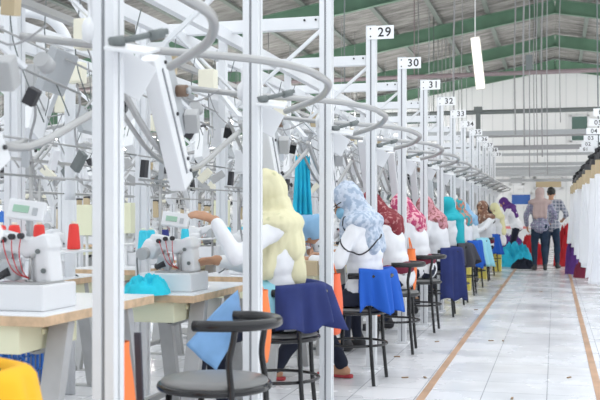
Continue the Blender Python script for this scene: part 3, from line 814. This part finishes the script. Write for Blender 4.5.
# ================================================================== LAYOUT: LINE A (beside the aisle)
NUM = {n: str(24 + n) for n in range(5, 17)}
ORDN = dict(zip(range(5, 17), 'first second third fourth fifth sixth seventh eighth ninth tenth eleventh twelfth'.split()))
for n in range(2, 16):
    p = make_post(NUM.get(n))
    p.location = (AX, rowY(n) + {2: .078, 3: .05, 4: .02}.get(n, 0), 0)
    p['label'] = {2: 'widest white aluminium post, nearest the camera, in front of the near sewing table', 3: 'white aluminium post in front of the woman in the cream scarf',
                  4: 'white aluminium post left of the woman in the blue-grey scarf'}.get(n, 'white aluminium post beside the aisle, %s numbered post counting away, plate %s' % (ORDN.get(n, ''), NUM.get(n, '')))
st0 = make_station(); first = True
for n in range(1, 16):
    lb = {1: 'overhead conveyor station at the left picture edge in front of the widest post', 2: 'overhead conveyor station with curved rail beside the widest post', 3: 'overhead conveyor station with curved rail above the cream-scarfed woman',
          4: 'overhead conveyor station with curved rail above the blue-grey-scarfed woman'}.get(n, 'overhead conveyor station with curved rail at the %s numbered post, plate %s' % (ORDN.get(n, ''), NUM.get(n, '')))
    o = st0 if first else dup(st0, (0, 0, 0)); first = False
    o.location = (AX, rowY(n), 0); o['label'] = lb
# lengthwise main beams carried by the cross arms
for k, (x, z, lb) in enumerate(((-1.95, 2.25, 'white main beam of the conveyor running lengthwise, nearer the aisle'), (-2.25, 2.25, 'white main beam of the conveyor running lengthwise, farther from the aisle'),
                                (-2.10, 2.02, 'grey drive rail hung lengthwise between the two white main beams'))):
    mb = MB().box((x, 13, z), (.05, 24, .07) if k < 2 else (.04, 24, .03), None, .003)
    tag(mb.build('main_beam', M['alu'] if k < 2 else M['steel']), lb, 'beam')

# second row of posts behind the tables
pb0 = make_post(None, 2.4, False)
for n in range(2, 16):
    o = pb0 if n == 2 else dup(pb0, (0, 0, 0)); o.location = (-2.52, rowY(n), 0); o.rotation_euler = (0, 0, PI) 
    o['label'] = {4: 'plain white post behind the tables, left of the post before the cream-scarfed woman', 5: 'plain white post behind the reaching hand of the cream-scarfed woman'}.get(n, 'plain white post without a plate standing behind the sewing tables')
    if n not in (4, 5): o['group'] = 'plain posts behind the tables'

# tables, machines
tb0 = make_table(); mc0 = make_machine()
TX = -1.79; T0 = 3.446 / CT - .45 + 0.0      # near corner Y of first table
def yw(w, X): return (w + ST * X) / CT
T1Y = yw(3.446, TX)
red0 = make_cone(M['red']); cy0 = make_cone(M['cyan']); nv0 = make_cone(M['navyc']); used = set()
def inst(proto, loc, rz, label, group=None):
    if proto.name in used: return dup(proto, loc, rz, label, group)
    used.add(proto.name); proto.location = loc; proto.rotation_euler = (0, 0, rz); proto['label'] = label
    if group: proto['group'] = group
    return proto
ORD = ['nearest, at the left picture edge', 'second nearest, with the turquoise cloth on it', 'third, in front of the blue-grey-scarfed woman', 'fourth, behind the blue-grey-scarfed woman']
for k in range(-1, 12):
    dz = 0 if k == 0 else -.045
    Y = T1Y + STEP * k
    if k == -1: continue
    far = k > 3
    inst(tb0, (TX, Y, dz), 0, 'white-topped sewing table with plywood edge, ' + ORD[k] if not far else 'white-topped sewing table with plywood edge far down the row', 'far sewing tables' if far else None)
    inst(mc0, (TX - .23, Y + .26 if k == 0 else Y + .30, TZ + .003 + dz), 0, ['white sewing machine with red thread on the nearest table', 'white sewing machine beside the turquoise cloth', 'white sewing machine behind the cream-scarfed woman', 'white sewing machine before the maroon-scarfed woman'][k] if not far else 'white sewing machine far down the row', 'far sewing machines' if far else None)
    if far: continue
    for j, y in enumerate((.55, .66, .87, 1.20)):
        pr = red0 if k == 0 else cy0
        if k == 1 and j == 2: pr = nv0
        if k == 2 and j in (1, 3): continue
        if k == 3 and j != 0: continue
        where = ['leftmost', 'second from left', 'third from left', 'rightmost'][j]
        cn = 'red' if k == 0 else ('navy' if pr is nv0 else 'cyan')
        inst(pr, (TX - .53, Y + y, TZ + .196 + dz), 0, '%s %s thread cone on the tray behind the %s machine' % (where, cn, ['nearest', 'second', 'third', 'fourth'][k]))

# chairs of line A
ch0 = make_chair(); CX = -1.28
def chY(k): return yw(3.70 + 1.427 * (k - 2), CX)     # k = 2 is the empty chair
chair_labels = {1: 'black stool chair under the golden yellow cloth at the left corner', 2: 'empty black tubular stool chair with round grey seat, nearest', 3: 'black stool chair hung with navy cloth under the cream-scarfed woman',
                4: 'black stool chair hung with royal blue cloth under the blue-grey-scarfed woman', 5: 'black stool chair with bare backrest under the maroon-scarfed woman', 6: 'black stool chair with bare backrest under the woman in the pink patterned scarf',
                7: 'black stool chair hung with the long dark navy cloth', 8: 'black stool chair hung with charcoal cloth', 9: 'black stool chair hung with bright blue cloth, beyond the charcoal one', 10: 'black stool chair with pale cyan cloth',
                11: 'black stool chair under the worker in the brown patterned scarf', 12: 'black stool chair with blue cloth near the teal heap', 13: 'farthest black stool chair, under the pale-yellow-scarfed woman'}
DX = {1: -.22, 3: -.17, 4: -.05, 5: -.03, 6: -.02}
def cpos(k): return (CX + DX.get(k, 0), chY(k), 0)
for k in range(1, 14):
    inst(ch0, cpos(k), math.radians([0, 0, -4, 5, -3, 4, 0, 3, -2, 0, 4, 0, 3, 0][k]), chair_labels[k])
chair_cloth('draped_cloth', M['yellow'], 'golden yellow cloth over the chair back at bottom left', cpos(1), -85, 75, .45, seed=3, ztop=.765)
chair_cloth('draped_cloth', M['navy'], 'navy cloth hung over the chair back behind the cream-scarfed woman', cpos(3), -80, 70, .55, seed=5, flare=.025)
chair_cloth('draped_cloth', M['blue'], 'royal blue cloth over the chair back behind the blue-grey-scarfed woman', cpos(4), -75, 60, .50, seed=8, flare=.03)
chair_cloth('draped_cloth', M['navy'], 'long dark navy cloth over a chair back, third draped chair beyond the royal blue one', cpos(7), -80, 60, .20, seed=11, flare=.02)
gcl = mat('charcoal_cloth', (.06, .06, .075), .9)
chair_cloth('draped_cloth', gcl, 'charcoal cloth over a chair back just beyond the long dark navy cloth', cpos(8), -70, 60, .52, seed=13)
chair_cloth('draped_cloth', M['blue'], 'bright blue cloth over a chair back just beyond the charcoal cloth', cpos(9), -70, 60, .42, seed=15)
chair_cloth('draped_cloth', M['lcy'], 'pale cyan cloth over a chair back beyond the bright blue one', cpos(10), -70, 60, .35, seed=17)
chair_cloth('draped_cloth', M['blue'], 'blue cloth over the farthest draped chair back near the teal heap', cpos(12), -70, 60, .42, seed=19)

# orange bags tied to the posts
def bag(n, label, dx=.10, dy=.0, z0=.40, z1=.80, wide=.085, straps=False, m=None):
    mb = MB(); 
    vs = []; nu = 14; nv = 12
    r = thing('hanging_bag', label, 'bag', (AX + dx, rowY(n) + dy, 0))
    pts = []
    for j in range(nv + 1):
        v = j / nv; z = z0 + (z1 - z0) * v; bul = .7 + .3 * math.sin(PI * min(1, v * 1.1)) 
        pts.append((z, bul))
    vs = []; fs = []
    for (z, bu) in pts:
        for i in range(nu):
            a = 2 * PI * i / nu; ca, sa = math.cos(a), math.sin(a)
            ex = .5; vs.append((.045 * bu * math.copysign(abs(ca) ** ex, ca), wide * bu * math.copysign(abs(sa) ** ex, sa), z))
    for j in range(nv):
        for i in range(nu): a = j * nu + i; b2 = j * nu + (i + 1) % nu; fs.append((a, b2, b2 + nu, a + nu))
    fs.append(tuple(range(nu))[::-1])
    MB().add(vs, fs, True).build('bag_body', m or M['orange'], r)
    s = MB().tube(smoothpath([(0, -wide * .7, z1 - .01), (-.02, -.01, z1 + .10), (0, wide * .7, z1 - .01)], 5), .006, 6)
    s.build('handle', M['dark'] if straps else M['orange'], r)
    if straps:
        s = MB().beam((.03, -wide - .012, z1 + .02), (.03, -wide - .05, z0 - .1), .022, .012).beam((.03, wide + .012, z1 + .02), (.03, wide + .08, z0 - .25), .022, .012)
        s.build('strap', gcl, r)
grid = mat('orange_grid_cloth', (.85, .16, .07), .8); 
bag(2, 'long orange bag with dark straps on the widest post', -.035, .19, .30, .74, .10, True)
bag(3, 'orange bag hanging behind the post before the cream-scarfed woman', .0, .16, .46, .80, .07)
bag(4, 'orange-red bag with pale grid hanging right behind the post left of the blue cloth', .02, .14, .42, .79, .085, m=grid)
bag(5, 'orange bag hanging behind the first numbered post', .02, .16, .38, .82, .07)
bag(6, 'orange bag hanging behind the second numbered post', .06, .16, .46, .84, .09)

# blue basket under nearest table
bk = thing('plastic_basket', 'blue lattice plastic basket under the nearest sewing table', 'basket', at(-6, 398, 4.3) * 1)
bk.location.z = 0
mb = MB(); Wd, Hh = .42, .60
for k in range(9):
    z = .03 + k * (Hh - .03) / 8; th = .02 if k in (0, 8) else .008
    for s in (-1, 1):
        mb.box((0, s * Wd / 2, z), (Wd, .008, th)); mb.box((s * Wd / 2, 0, z), (.008, Wd, th))
for k in range(12):
    t_ = -Wd / 2 + k * Wd / 11
    for s in (-1, 1):
        mb.box((t_, s * Wd / 2, Hh / 2), (.012, .008, Hh)); mb.box((s * Wd / 2, t_, Hh / 2), (.008, .012, Hh))
mb.build('lattice_wall', M['bcrate'], bk); MB().box((0, 0, .012), (Wd, Wd, .015)).build('basket_base', M['bcrate'], bk)
o = heap('cloth_pile', M['bcrate'], 'blue cloth filling the lattice basket', bk.location + Vector((0, 0, .02)), (.38, .38, .50), 4)

# cloths on tables
heap('cloth_heap', M['tcyan'], 'crumpled turquoise cloth on the second sewing table', at(147, 290, 4.95) + Vector((0, 0, 0)), (.24, .30, .10), 9, rough=.5)
bpy.data.objects['cloth_heap'].location.z = TZ - .045 + .004
hanging_cloth('work_cloth', M['cyanc'], 'bright cyan cloth hanging from the conveyor above the light blue scarf', at(303, 157, 6.9), .10, .42, .5, 2, taper=-.5, amp=.015)
# workpiece on lap of the cream-scarfed woman
vs = []; fs = []; N = 18
c4 = [at(238, 290, 4.55), at(242, 320, 4.45), at(216, 370, 4.35), at(186, 343, 4.45)]
for i in range(N + 1):
    for j in range(N + 1):
        u = i / N; v = j / N
        p = c4[0] * (1 - u) * (1 - v) + c4[1] * u * (1 - v) + c4[2] * u * v + c4[3] * (1 - u) * v
        p = p + Vector((.0, .02 * noise.noise(Vector((u * 3, v * 3, 1))), .01 * math.sin(v * 4 + u * 2))); vs.append(p)
for i in range(N):
    for j in range(N): a = i * (N + 1) + j; fs.append((a, a + 1, a + N + 2, a + N + 1))
me = evald(MB().add(vs, fs, True).mesh('w'), [('SOLIDIFY', dict(thickness=.004, offset=0))]); me.polygons.foreach_set('use_smooth', [True] * len(me.polygons))
tag(link('work_cloth', me, M['lblue']), 'light blue cloth hanging off the lap behind the empty stool', 'cloth')

# fabric bundles and boxes on the third table
def carton(px, py, w, size, m, label, rz=0):
    p = at(px, py, w); o = MB().box((0, 0, size[2] / 2), size, None, .004).build('carton', m, None, p); o.rotation_euler = (0, 0, rz)
    o.location.z = TZ - .045 + .004; return tag(o, label, 'box')
carton(322, 285, 7.1, (.20, .26, .07), M['ply'], 'brown wooden block on the third table beside the grey scarf')
carton(310, 283, 6.5, (.14, .18, .10), M['tan'], 'tan carton on the third table behind the cream-scarfed woman')

# workers ----------------------------------------------------------
Vv = Vector
def wpos(k, dx=0, dy=0): return (CX + dx, chY(k) + dy, 0)
person('person in a white shirt, cut off by the left picture edge', wpos(1, -.13, -.08), PI, dict(hijab=M['h_white'], lean=4))
p3, i3 = person('woman in a long cream scarf with pink flower, reaching towards her sewing machine', wpos(3, -.15, .0), PI + .12, dict(
    near=1, hijab=M['h_cream'], lean=4, neck=8, head=14, yaw=-10, drape=.12, tail=[(-.12, .06, -.27, .05), (.03, .15, -.22, .05), (.10, .14, -.12, .06)],
    lh=(.32, .24, 1.12), rh=(.38, -.04, .90), feet=((.50, .14), (.34, -.10)), trousers=M['dnavy'], sleeve=.9, curl=.35,
    hdir={1: Vv((.8, .15, .35)), -1: Vv((1, .1, -.1))}))
bpy.context.view_layer.update()
for (dx, dz, rr_) in ((-.05, -.20, .020), (-.075, -.215, .014), (-.03, -.225, .014), (-.055, -.235, .013)):
    q = Vv(i3['HC']) + Vv((dx, .35, dz)); ok, hit, nr, ix = i3['scarf'].ray_cast(q, Vv((0, -1, 0)))
    if ok: MB().ell(hit, (rr_, .006, rr_), seg=10).build('flower_print', M['flower'], p3)
me = blob(MB().ell(i3['P'] + i3['up'] * .06 + Vv((.05, 0, 0)), (.15, .205, .17)), .016, 2); wrinkle(me, .012, 8); link('apron_band', me, M['lcy'], p3)
p4, i4 = person('woman in blue-grey scarf with glasses and face mask, bent over her sewing', wpos(4, .03, .0), PI - .05, dict(
    near=1, hijab=M['h_grey'], lean=5, neck=18, head=32, yaw=14, drape=.15, mask=1, glasses=1, lh=(.36, .12, .84), rh=(.34, -.08, .86), feet=((.62, .14), (.20, -.10)),
    trousers=M['dnavy'], shoe='sandal', curl=.6))
edge = smoothpath([i4['HC'] + Vv((-.02, .095, -.10)), i4['SH'] + Vv((.09, .17, .02)), i4['SH'] + Vv((.08, .21, -.12)), i4['SH'] + Vv((-.03, .20, -.20)), i4['SH'] + Vv((-.13, .15, -.12)), i4['SH'] + Vv((-.15, .10, -.02))], 6)
pe = []
for q in edge:
    best = None
    for ch in p4.children:
        if ch.name.startswith(('headscarf', 'shirt')):
            ok, hit, nr, ix = ch.ray_cast(Vv((q.x, .6, q.z)), Vv((0, -1, 0)))
            if ok and (best is None or hit.y > best.y): best = hit
    if best is not None and best.y > 0: pe.append(best + Vv((0, .004, 0)))
MB().tube(pe, .005, 6).build('scarf_piping', M['dark'], p4)
person('woman in maroon scarf, white shirt and maroon waist wrap', wpos(5, -.01, .05), PI, dict(hijab=M['h_maroon'], lean=12, neck=24, head=38, belt=M['maroon']))
person('woman in pink patterned scarf bent forward, second beyond the maroon bag post', wpos(6, .0, 0), PI, dict(hijab=M['h_pink'], lean=12, neck=18, head=28, belt=M['maroon']))
person('woman in rose scarf and white shirt above the long dark navy cloth', wpos(7, .04, 0), PI, dict(hijab=M['h_rose'], lean=12, neck=16, head=26))
person('woman in teal scarf above the charcoal cloth', wpos(8, .03, 0), PI, dict(hijab=M['h_teal'], lean=4, neck=10, head=15, drape=.34, tail=[(-.12, 0, -.38, .06)]))
person('woman in orange and teal patterned scarf above the bright blue cloth', wpos(9, .03, 0), PI, dict(hijab=M['h_multi'], lean=6, neck=10, head=15))
person('woman in light blue scarf and white shirt above the pale cyan cloth', wpos(10, .03, .1), PI, dict(hijab=M['h_lblue'], lean=12, neck=16, head=20))
person('woman in brown patterned scarf with maroon waist wrap, turned to the camera', wpos(11, .08, .1), PI + 1.0, dict(hijab=M['h_brown'], lean=2, neck=6, head=6, eyes=1, belt=M['maroon']))
person('woman in black scarf and white shirt near the teal heap', wpos(12, .10, .1), PI, dict(hijab=M['h_black'], lean=8, neck=10, head=16))
person('woman in pale yellow scarf beyond the black-scarfed woman', (-1.10, chY(13), 0), PI, dict(hijab=M['h_yel'], lean=4, neck=10, head=16, drape=.3))
person('standing person in purple scarf behind the teal heap', (-.88, yw(22.6, -.88), 0), PI, dict(stand=True, hijab=M['purple'], lean=22, neck=26, head=30, drape=.2, lh=(.45, .15, .85), rh=(.45, -.15, .85)))
person('person in light blue scarf bending low between the third and fourth tables', (-2.40, yw(7.62, -2.40), 0), 0, dict(stand=True, hijab=M['h_lblue'], lean=62, neck=72, head=75, shirt=M['shirt'], rh=(.45, -.2, .84), lh=(.5, .1, .86)))
# standing pair
wS = 19.7
pw = at(540, 215, wS)
person('standing woman in plaid shirt, beige scarf and jeans, seen from behind', (pw.x - .0, pw.y, 0), PI / 2 + .12, dict(stand=True, hijab=M['h_beige'], lean=1, neck=4, head=8, drape=.26, shirt=M['plaid'], trousers=M['djeans'],
       lh=(.10, .24, .86), rh=(.18, -.22, .95), feet=((0, .10), (.03, -.10)), sleeve=.85, sw=.17, tail=[(-.08, 0, -.28, .05)]))[0].scale = (1.04, 1.04, 1.04)
pm = at(551, 215, wS + .7)
person('standing man with black hair and plaid shirt behind the plaid-shirted woman', (pm.x, pm.y, 0), PI / 2 - .1, dict(stand=True, lean=1, neck=4, head=5, shirt=M['plaid2'], trousers=M['djeans'],
       lh=(.10, .24, .86), rh=(.24, -.22, 1.0), sleeve=.5, sw=.18, feet=((0, .11), (.05, -.12))))[0].scale = (1.06, 1.06, 1.06)

# far end heaps ----------------------------------------------------
def far_heap(px, py, w, size, m, label, seed):
    p = at(px, py, w); p.z = 0; heap('cloth_heap', m, label, p, size, seed, rough=.72)
far_heap(515, 262, 21.3, (.80, .7, .50), M['cyanc'], 'big teal cloth heap on the floor left of the aisle end', 2.2)
far_heap(530, 262, 22.3, (.70, .8, .60), M['redc'], 'red cloth heap between the teal heap and the standing woman', 3.1)
far_heap(508, 262, 24.5, (1.0, .8, .62), M['purple'], 'purple cloth heap behind the teal heap', 4.6)
far_heap(524, 262, 20.4, (.55, .4, .20), M['dnavy'], 'dark blue cloth heap at the foot of the red heap', 9.6)
far_heap(567, 262, 21.5, (.55, .7, .85), M['redc'], 'tall red cloth heap right of the standing man', 5.3)
far_heap(573, 266, 18.6, (.30, .5, .72), M['purple'], 'purple cloth heap under the hanging white fabric', 6.7)
far_heap(585, 275, 17.5, (.45, .5, .34), M['maroon'], 'dark red cloth heap at the foot of the hanging white fabric', 7.9)
def crate(px, py, w, size, m, label):
    p = at(px, py, w); p.z = 0; r = thing('storage_crate', label, 'crate', p)
    sx, sy, sz = size; mb = MB().box((0, 0, .02), (sx, sy, .02))
    for s in (-1, 1): mb.box((s * sx / 2, 0, sz / 2), (.012, sy, sz), None, .002); mb.box((0, s * sy / 2, sz / 2), (sx, .012, sz), None, .002)
    mb.build('crate_box', m, r)
    mb = MB()
    for s in (-1, 1): mb.box((s * sx / 2, 0, sz), (.03, sy + .03, .02)); mb.box((0, s * sy / 2, sz), (sx + .03, .03, .02))
    mb.build('rim', m, r)
crate(514, 240, 30, (.75, .6, .80), M['pink'], 'pink-red plastic crate far behind the teal heap')
crate(529, 240, 31, (.60, .6, .70), M['pink'], 'pink-red plastic crate beside the standing woman, farther back')
for k, (px, w) in enumerate(((452, 13.4), (465, 14.6), (482, 17.2), (497, 19.5))):
    crate(px, 280, w, (.16, .3, .45), M['ybin'], ['nearest yellow bin, standing under the sewing tables', 'second nearest yellow bin under the sewing tables', 'yellow bin beside the maroon-wrapped worker', 'yellow bin beside the teal heap'][k])

# white work benches at the hall end
for k, (px, w, wd) in enumerate(((500, 28, 2.0), (575, 30, 2.4), (545, 35, 3.0))):
    p = at(px, 215, w); r = thing('work_bench', ['long white bench at the hall end left of the aisle', 'long white bench at the hall end right of the standing man', 'white bench against the back wall behind the standing pair'][k], 'bench', (p.x, p.y, 0))
    MB().box((0, 0, .85), (wd, .8, .05), None, .01).build('bench_top', M['white'], r)
    MB().box((0, -.3, .45), (wd, .03, .6), None, .01).build('front_panel', M['white'], r)
    for sx in (-1, 1):
        for sy in (-1, 1): MB().box((sx * (wd / 2 - .06), sy * .34, .415), (.05, .05, .82)).build('leg', M['white'], r)

# cut scraps on the floor
for k, (px, py) in enumerate(((437, 342), (405, 378), (425, 378), (491, 341), (503, 341), (569, 378), (397, 357), (512, 399), (541, 292), (330, 386), (448, 300), (476, 310))):
    w = EYE * F / (py - 215); p = at(px, py, w); p.z = .001
    a = random.uniform(0, 3)
    o = MB().box((0, 0, .004), (.05, .014, .008), (0, 0, a), .002).build('floor_scrap', M['scrap'], None, p)
    tag(o, 'tiny brown scrap lying on the white floor tiles', 'scrap', 'scraps on the floor')

# ================================================================== RIGHT ROW: posts with plates, hanging fabric
RX = .80
for k, num in enumerate(('06', '05', '04', '03', '02', '01')):
    w = 12.54 + 1.42 * k
    p = make_post(None, 2.56, False); y = yw(w, RX)
    p.location = (RX, y, 0); p.rotation_euler = (0, 0, 0)
    p['label'] = 'white post right of the aisle, %s of the plates there, reading %s' % (['nearest', 'second', 'third', 'fourth', 'fifth', 'farthest'][k], num)
    pl = MB().box((-.17, -.040, 2.51), (.28, .004, .10), None, .001).build('number_plate', M['plate'], p)
    t_ = text_mesh(num, .095)
    for v in t_.vertices: v.co = Vector((v.co.x - .19, -.0432 - v.co.z, v.co.y + 2.508))
    link('plate_number', t_, M['numb'], pl)
# rail with hooks
rail = MB().cyl((.54, 8.0, 1.88), (.40, 20.0, 1.88), .016).build('hook_rail', M['steel']); tag(rail, 'long steel hook rail right of the aisle carrying the white fabric', 'rail')
def make_hook():
    r = thing('clip_hanger', 'h', 'hanger')
    MB().tube(smoothpath([(0, 0, .0), (.03, 0, .03), (.05, 0, -.01), (.02, 0, -.05), (0, 0, -.09)], 5), .009, 6).build('hook', M['dark'], r)
    MB().box((0, 0, -.12), (.10, .10, .07), (0, .2, .4), .006).build('carrier', M['dark'], r)
    MB().cyl((-.06, -.06, -.06), (.06, .06, .02), .022, seg=12).build('roller', M['black'], r)
    MB().box((-.01, 0, -.27), (.20, .03, .13), (0, 0, .25), .003).build('clip_bar', M['tan'], r)
    return r
hk0 = make_hook()
for k in range(36):
    y = 8.5 + k * .30
    inst(hk0, (.53 - .012 * (y - 8.6) + .05 * math.sin(k * 1.7), y, 1.875), .3 * math.sin(k), 'black hook hanger with tan clip above the hanging white fabric', 'hook hangers of the right row')
for k in range(13):
    y = 8.6 + k * .82
    if y > 18.8: break
    zb = .40 + .016 * k
    h = 1.54 - zb
    hanging_cloth('hanging_fabric', M['drape'], 'white fabric panel hanging in the right row, ' + (['nearest the camera', 'second from the camera', 'third from the camera', 'fourth from the camera'] + ['among the farther overlapping ones'] * 12)[k],
                  Vector((.55 - .013 * (y - 8.6) + .02 * math.sin(k * 2), y, 1.56)), .74, h, 1.22, k * 1.3 + 1, 'fabric', 3, .05, .0, 'overlapping white fabric panels' if k > 3 else None)

# ================================================================== LINES FARTHER LEFT
GR = 'far machinery left of the front row'
lines = [(-3.95, PI, 2, 15, .1), (-5.6, 0, 4, 16, .5), (-8.3, PI, 6, 18, .2), (-9.9, 0, 8, 19, .7), (-12.4, PI, 11, 21, .3)]
pf0 = make_post(None, 2.40, False)
for li, (x, rz, n0, n1, off) in enumerate(lines):
    nm = ['second', 'third', 'fourth', 'fifth', 'sixth'][li]
    for n in range(n0, n1):
        y = rowY(n) + off
        inst(pf0, (x, y, 0), rz, 'white post in the %s conveyor line from the aisle' % nm, 'posts of the %s line' % nm)
        inst(st0, (x, y, 0), rz, 'overhead conveyor station in the %s line from the aisle' % nm, 'stations of the %s line' % nm) if False else dup(st0, (x, y, 0), rz, 'overhead conveyor station in the %s line from the aisle' % nm, 'stations of the %s line' % nm)
        if li < 4:
            s = 1 if rz == 0 else -1
            dup(tb0, (x - .46 * s, y - .2 * s, -.03), rz, 'white sewing table in the %s line from the aisle' % nm, 'tables of the %s line' % nm)
            dup(mc0, (x - .70 * s, y + .1 * s, TZ - .027), rz, 'white sewing machine in the %s line from the aisle' % nm, 'machines of the %s line' % nm)
    for k, dx in enumerate((-.62, -.95)):
        s = 1 if rz == 0 else -1
        tag(MB().box((x + dx * s, (rowY(n0) + rowY(n1)) / 2, 2.24), (.05, rowY(n1) - rowY(n0), .07)).build('main_beam', M['alu']), 'white lengthwise beam over the %s conveyor line' % nm, 'beam', 'beams of the %s line' % nm)

# bent tube frame at upper left
fr = MB().tube(smoothpath([at(70, 200, 6.1), at(70, 120, 6.1), at(70, 62, 6.1), at(66, 38, 6.1), at(52, 20, 6.05), at(34, 13, 6.0), at(10, 12, 5.9), at(-30, 14, 5.8)], 6), .034, 12)
p_ = at(70, 200, 6.1); fr.cyl((p_.x, p_.y, 0), p_, .034)
tag(fr.build('bent_tube_frame', M['alu']), 'thick white bent tube frame arching at the upper left', 'frame')
# cable boxes at left
for k, (px, py, w, d, m, lb) in enumerate(((77, 73, 5.9, (.10, .07, .13), 'cream', 'cream junction box beside the bent tube frame'), (32, 77, 5.0, (.07, .06, .13), 'grey', 'grey junction box on a post at upper left'),
                                           (242, 162, 6.4, (.09, .05, .16), 'white', 'white box hanging left of the post before the cream-scarfed woman'))):
    p = at(px, py, w); r = thing('junction_box', lb, 'box', p)
    MB().box((0, 0, 0), d, None, .006).build('housing', M[m], r); MB().box((0, -d[1] / 2 - .003, 0), (d[0] * .85, .006, d[2] * .85), None, .002).build('lid', M[m], r)
    MB().tube(smoothpath([(0, 0, -d[2] / 2), (.02, 0, -.2), (-.03, .03, -.35), (0, .05, -.6)], 5), .007, 6).build('cable', M['cablet'], r)
# pale yellow cartons in the background
for k, (px, py, w) in enumerate(((87, 220, 7.5), (126, 218, 7.5), (222, 213, 9.0))):
    p = at(px, py, w); r = thing('card_panel', '', 'panel', p); MB().box((0, 0, 0), (.13, .10, .24), None, .004).build('card', M['drawer'], r); MB().cyl((0, 0, -.12), (0, 0, -p.z + .01), .012, seg=8).build('stand', M['white'], r)
    tag(r, ['pale yellow card panel just left of the widest post', 'pale yellow card panel just right of the widest post', 'pale yellow card panel right of the reaching hand'][k], 'panel')
# strips of cream pieces on hangers in second line
hp0 = thing('piece_hanger', 'p', 'hanger')
MB().tube(smoothpath([(0, 0, .22), (.015, 0, .25), (.03, 0, .22), (0, 0, .17)], 4), .004, 6).build('hook', M['steel'], hp0)
MB().box((0, 0, .16), (.09, .014, .02), None, .003).build('clip_bar', M['dark'], hp0)
MB().box((0, 0, .06), (.075, .02, .19), (0, .04, .1), .006).build('fabric_piece', M['tan'], hp0)
for k in range(34):
    y = 5.2 + k * .30; x = -4.55 - .25 * math.sin(k * 1.1)
    inst(hp0, (x, y, 1.10 + .06 * math.sin(k * 2.7)), k * .9, 'small tan fabric piece clipped to a hanger in the second line', 'tan pieces on hangers')
tag(MB().cyl((-4.55, 4.8, 1.355), (-4.55, 15.6, 1.355), .014).build('hook_rail', M['steel']), 'thin steel rail with tan pieces behind the red thread cones', 'rail')
# blue bundle left edge and dark items
heap('cloth_heap', M['bcrate'], 'bright blue cloth bundle at the left picture edge above the red cones', at(2, 232, 5.6), (.16, .2, .12), 3)

# ================================================================== LIGHT, CAMERA
W = bpy.data.worlds.new('daylight'); bpy.context.scene.world = W; W.use_nodes = True
bg = W.node_tree.nodes['Background']; bg.inputs[0].default_value = (.93, .97, 1, 1); bg.inputs[1].default_value = 1.0
cam = bpy.data.cameras.new('camera'); co = bpy.data.objects.new('camera', cam); COL.objects.link(co)
cam.sensor_width = 36; cam.lens = F / 600 * 36; cam.shift_y = 15 / 600; cam.clip_end = 200
co.location = (0, 0, EYE); co.rotation_euler = (PI / 2, 0, TH)
bpy.context.scene.camera = co
cam.dof.use_dof = True; cam.dof.focus_distance = 7.5; cam.dof.aperture_fstop = 5.6
vs_ = bpy.context.scene.view_settings
vs_.view_transform = 'Standard'; vs_.look = 'None'; vs_.gamma = 1; vs_.use_curve_mapping = False
vs_.exposure = .86
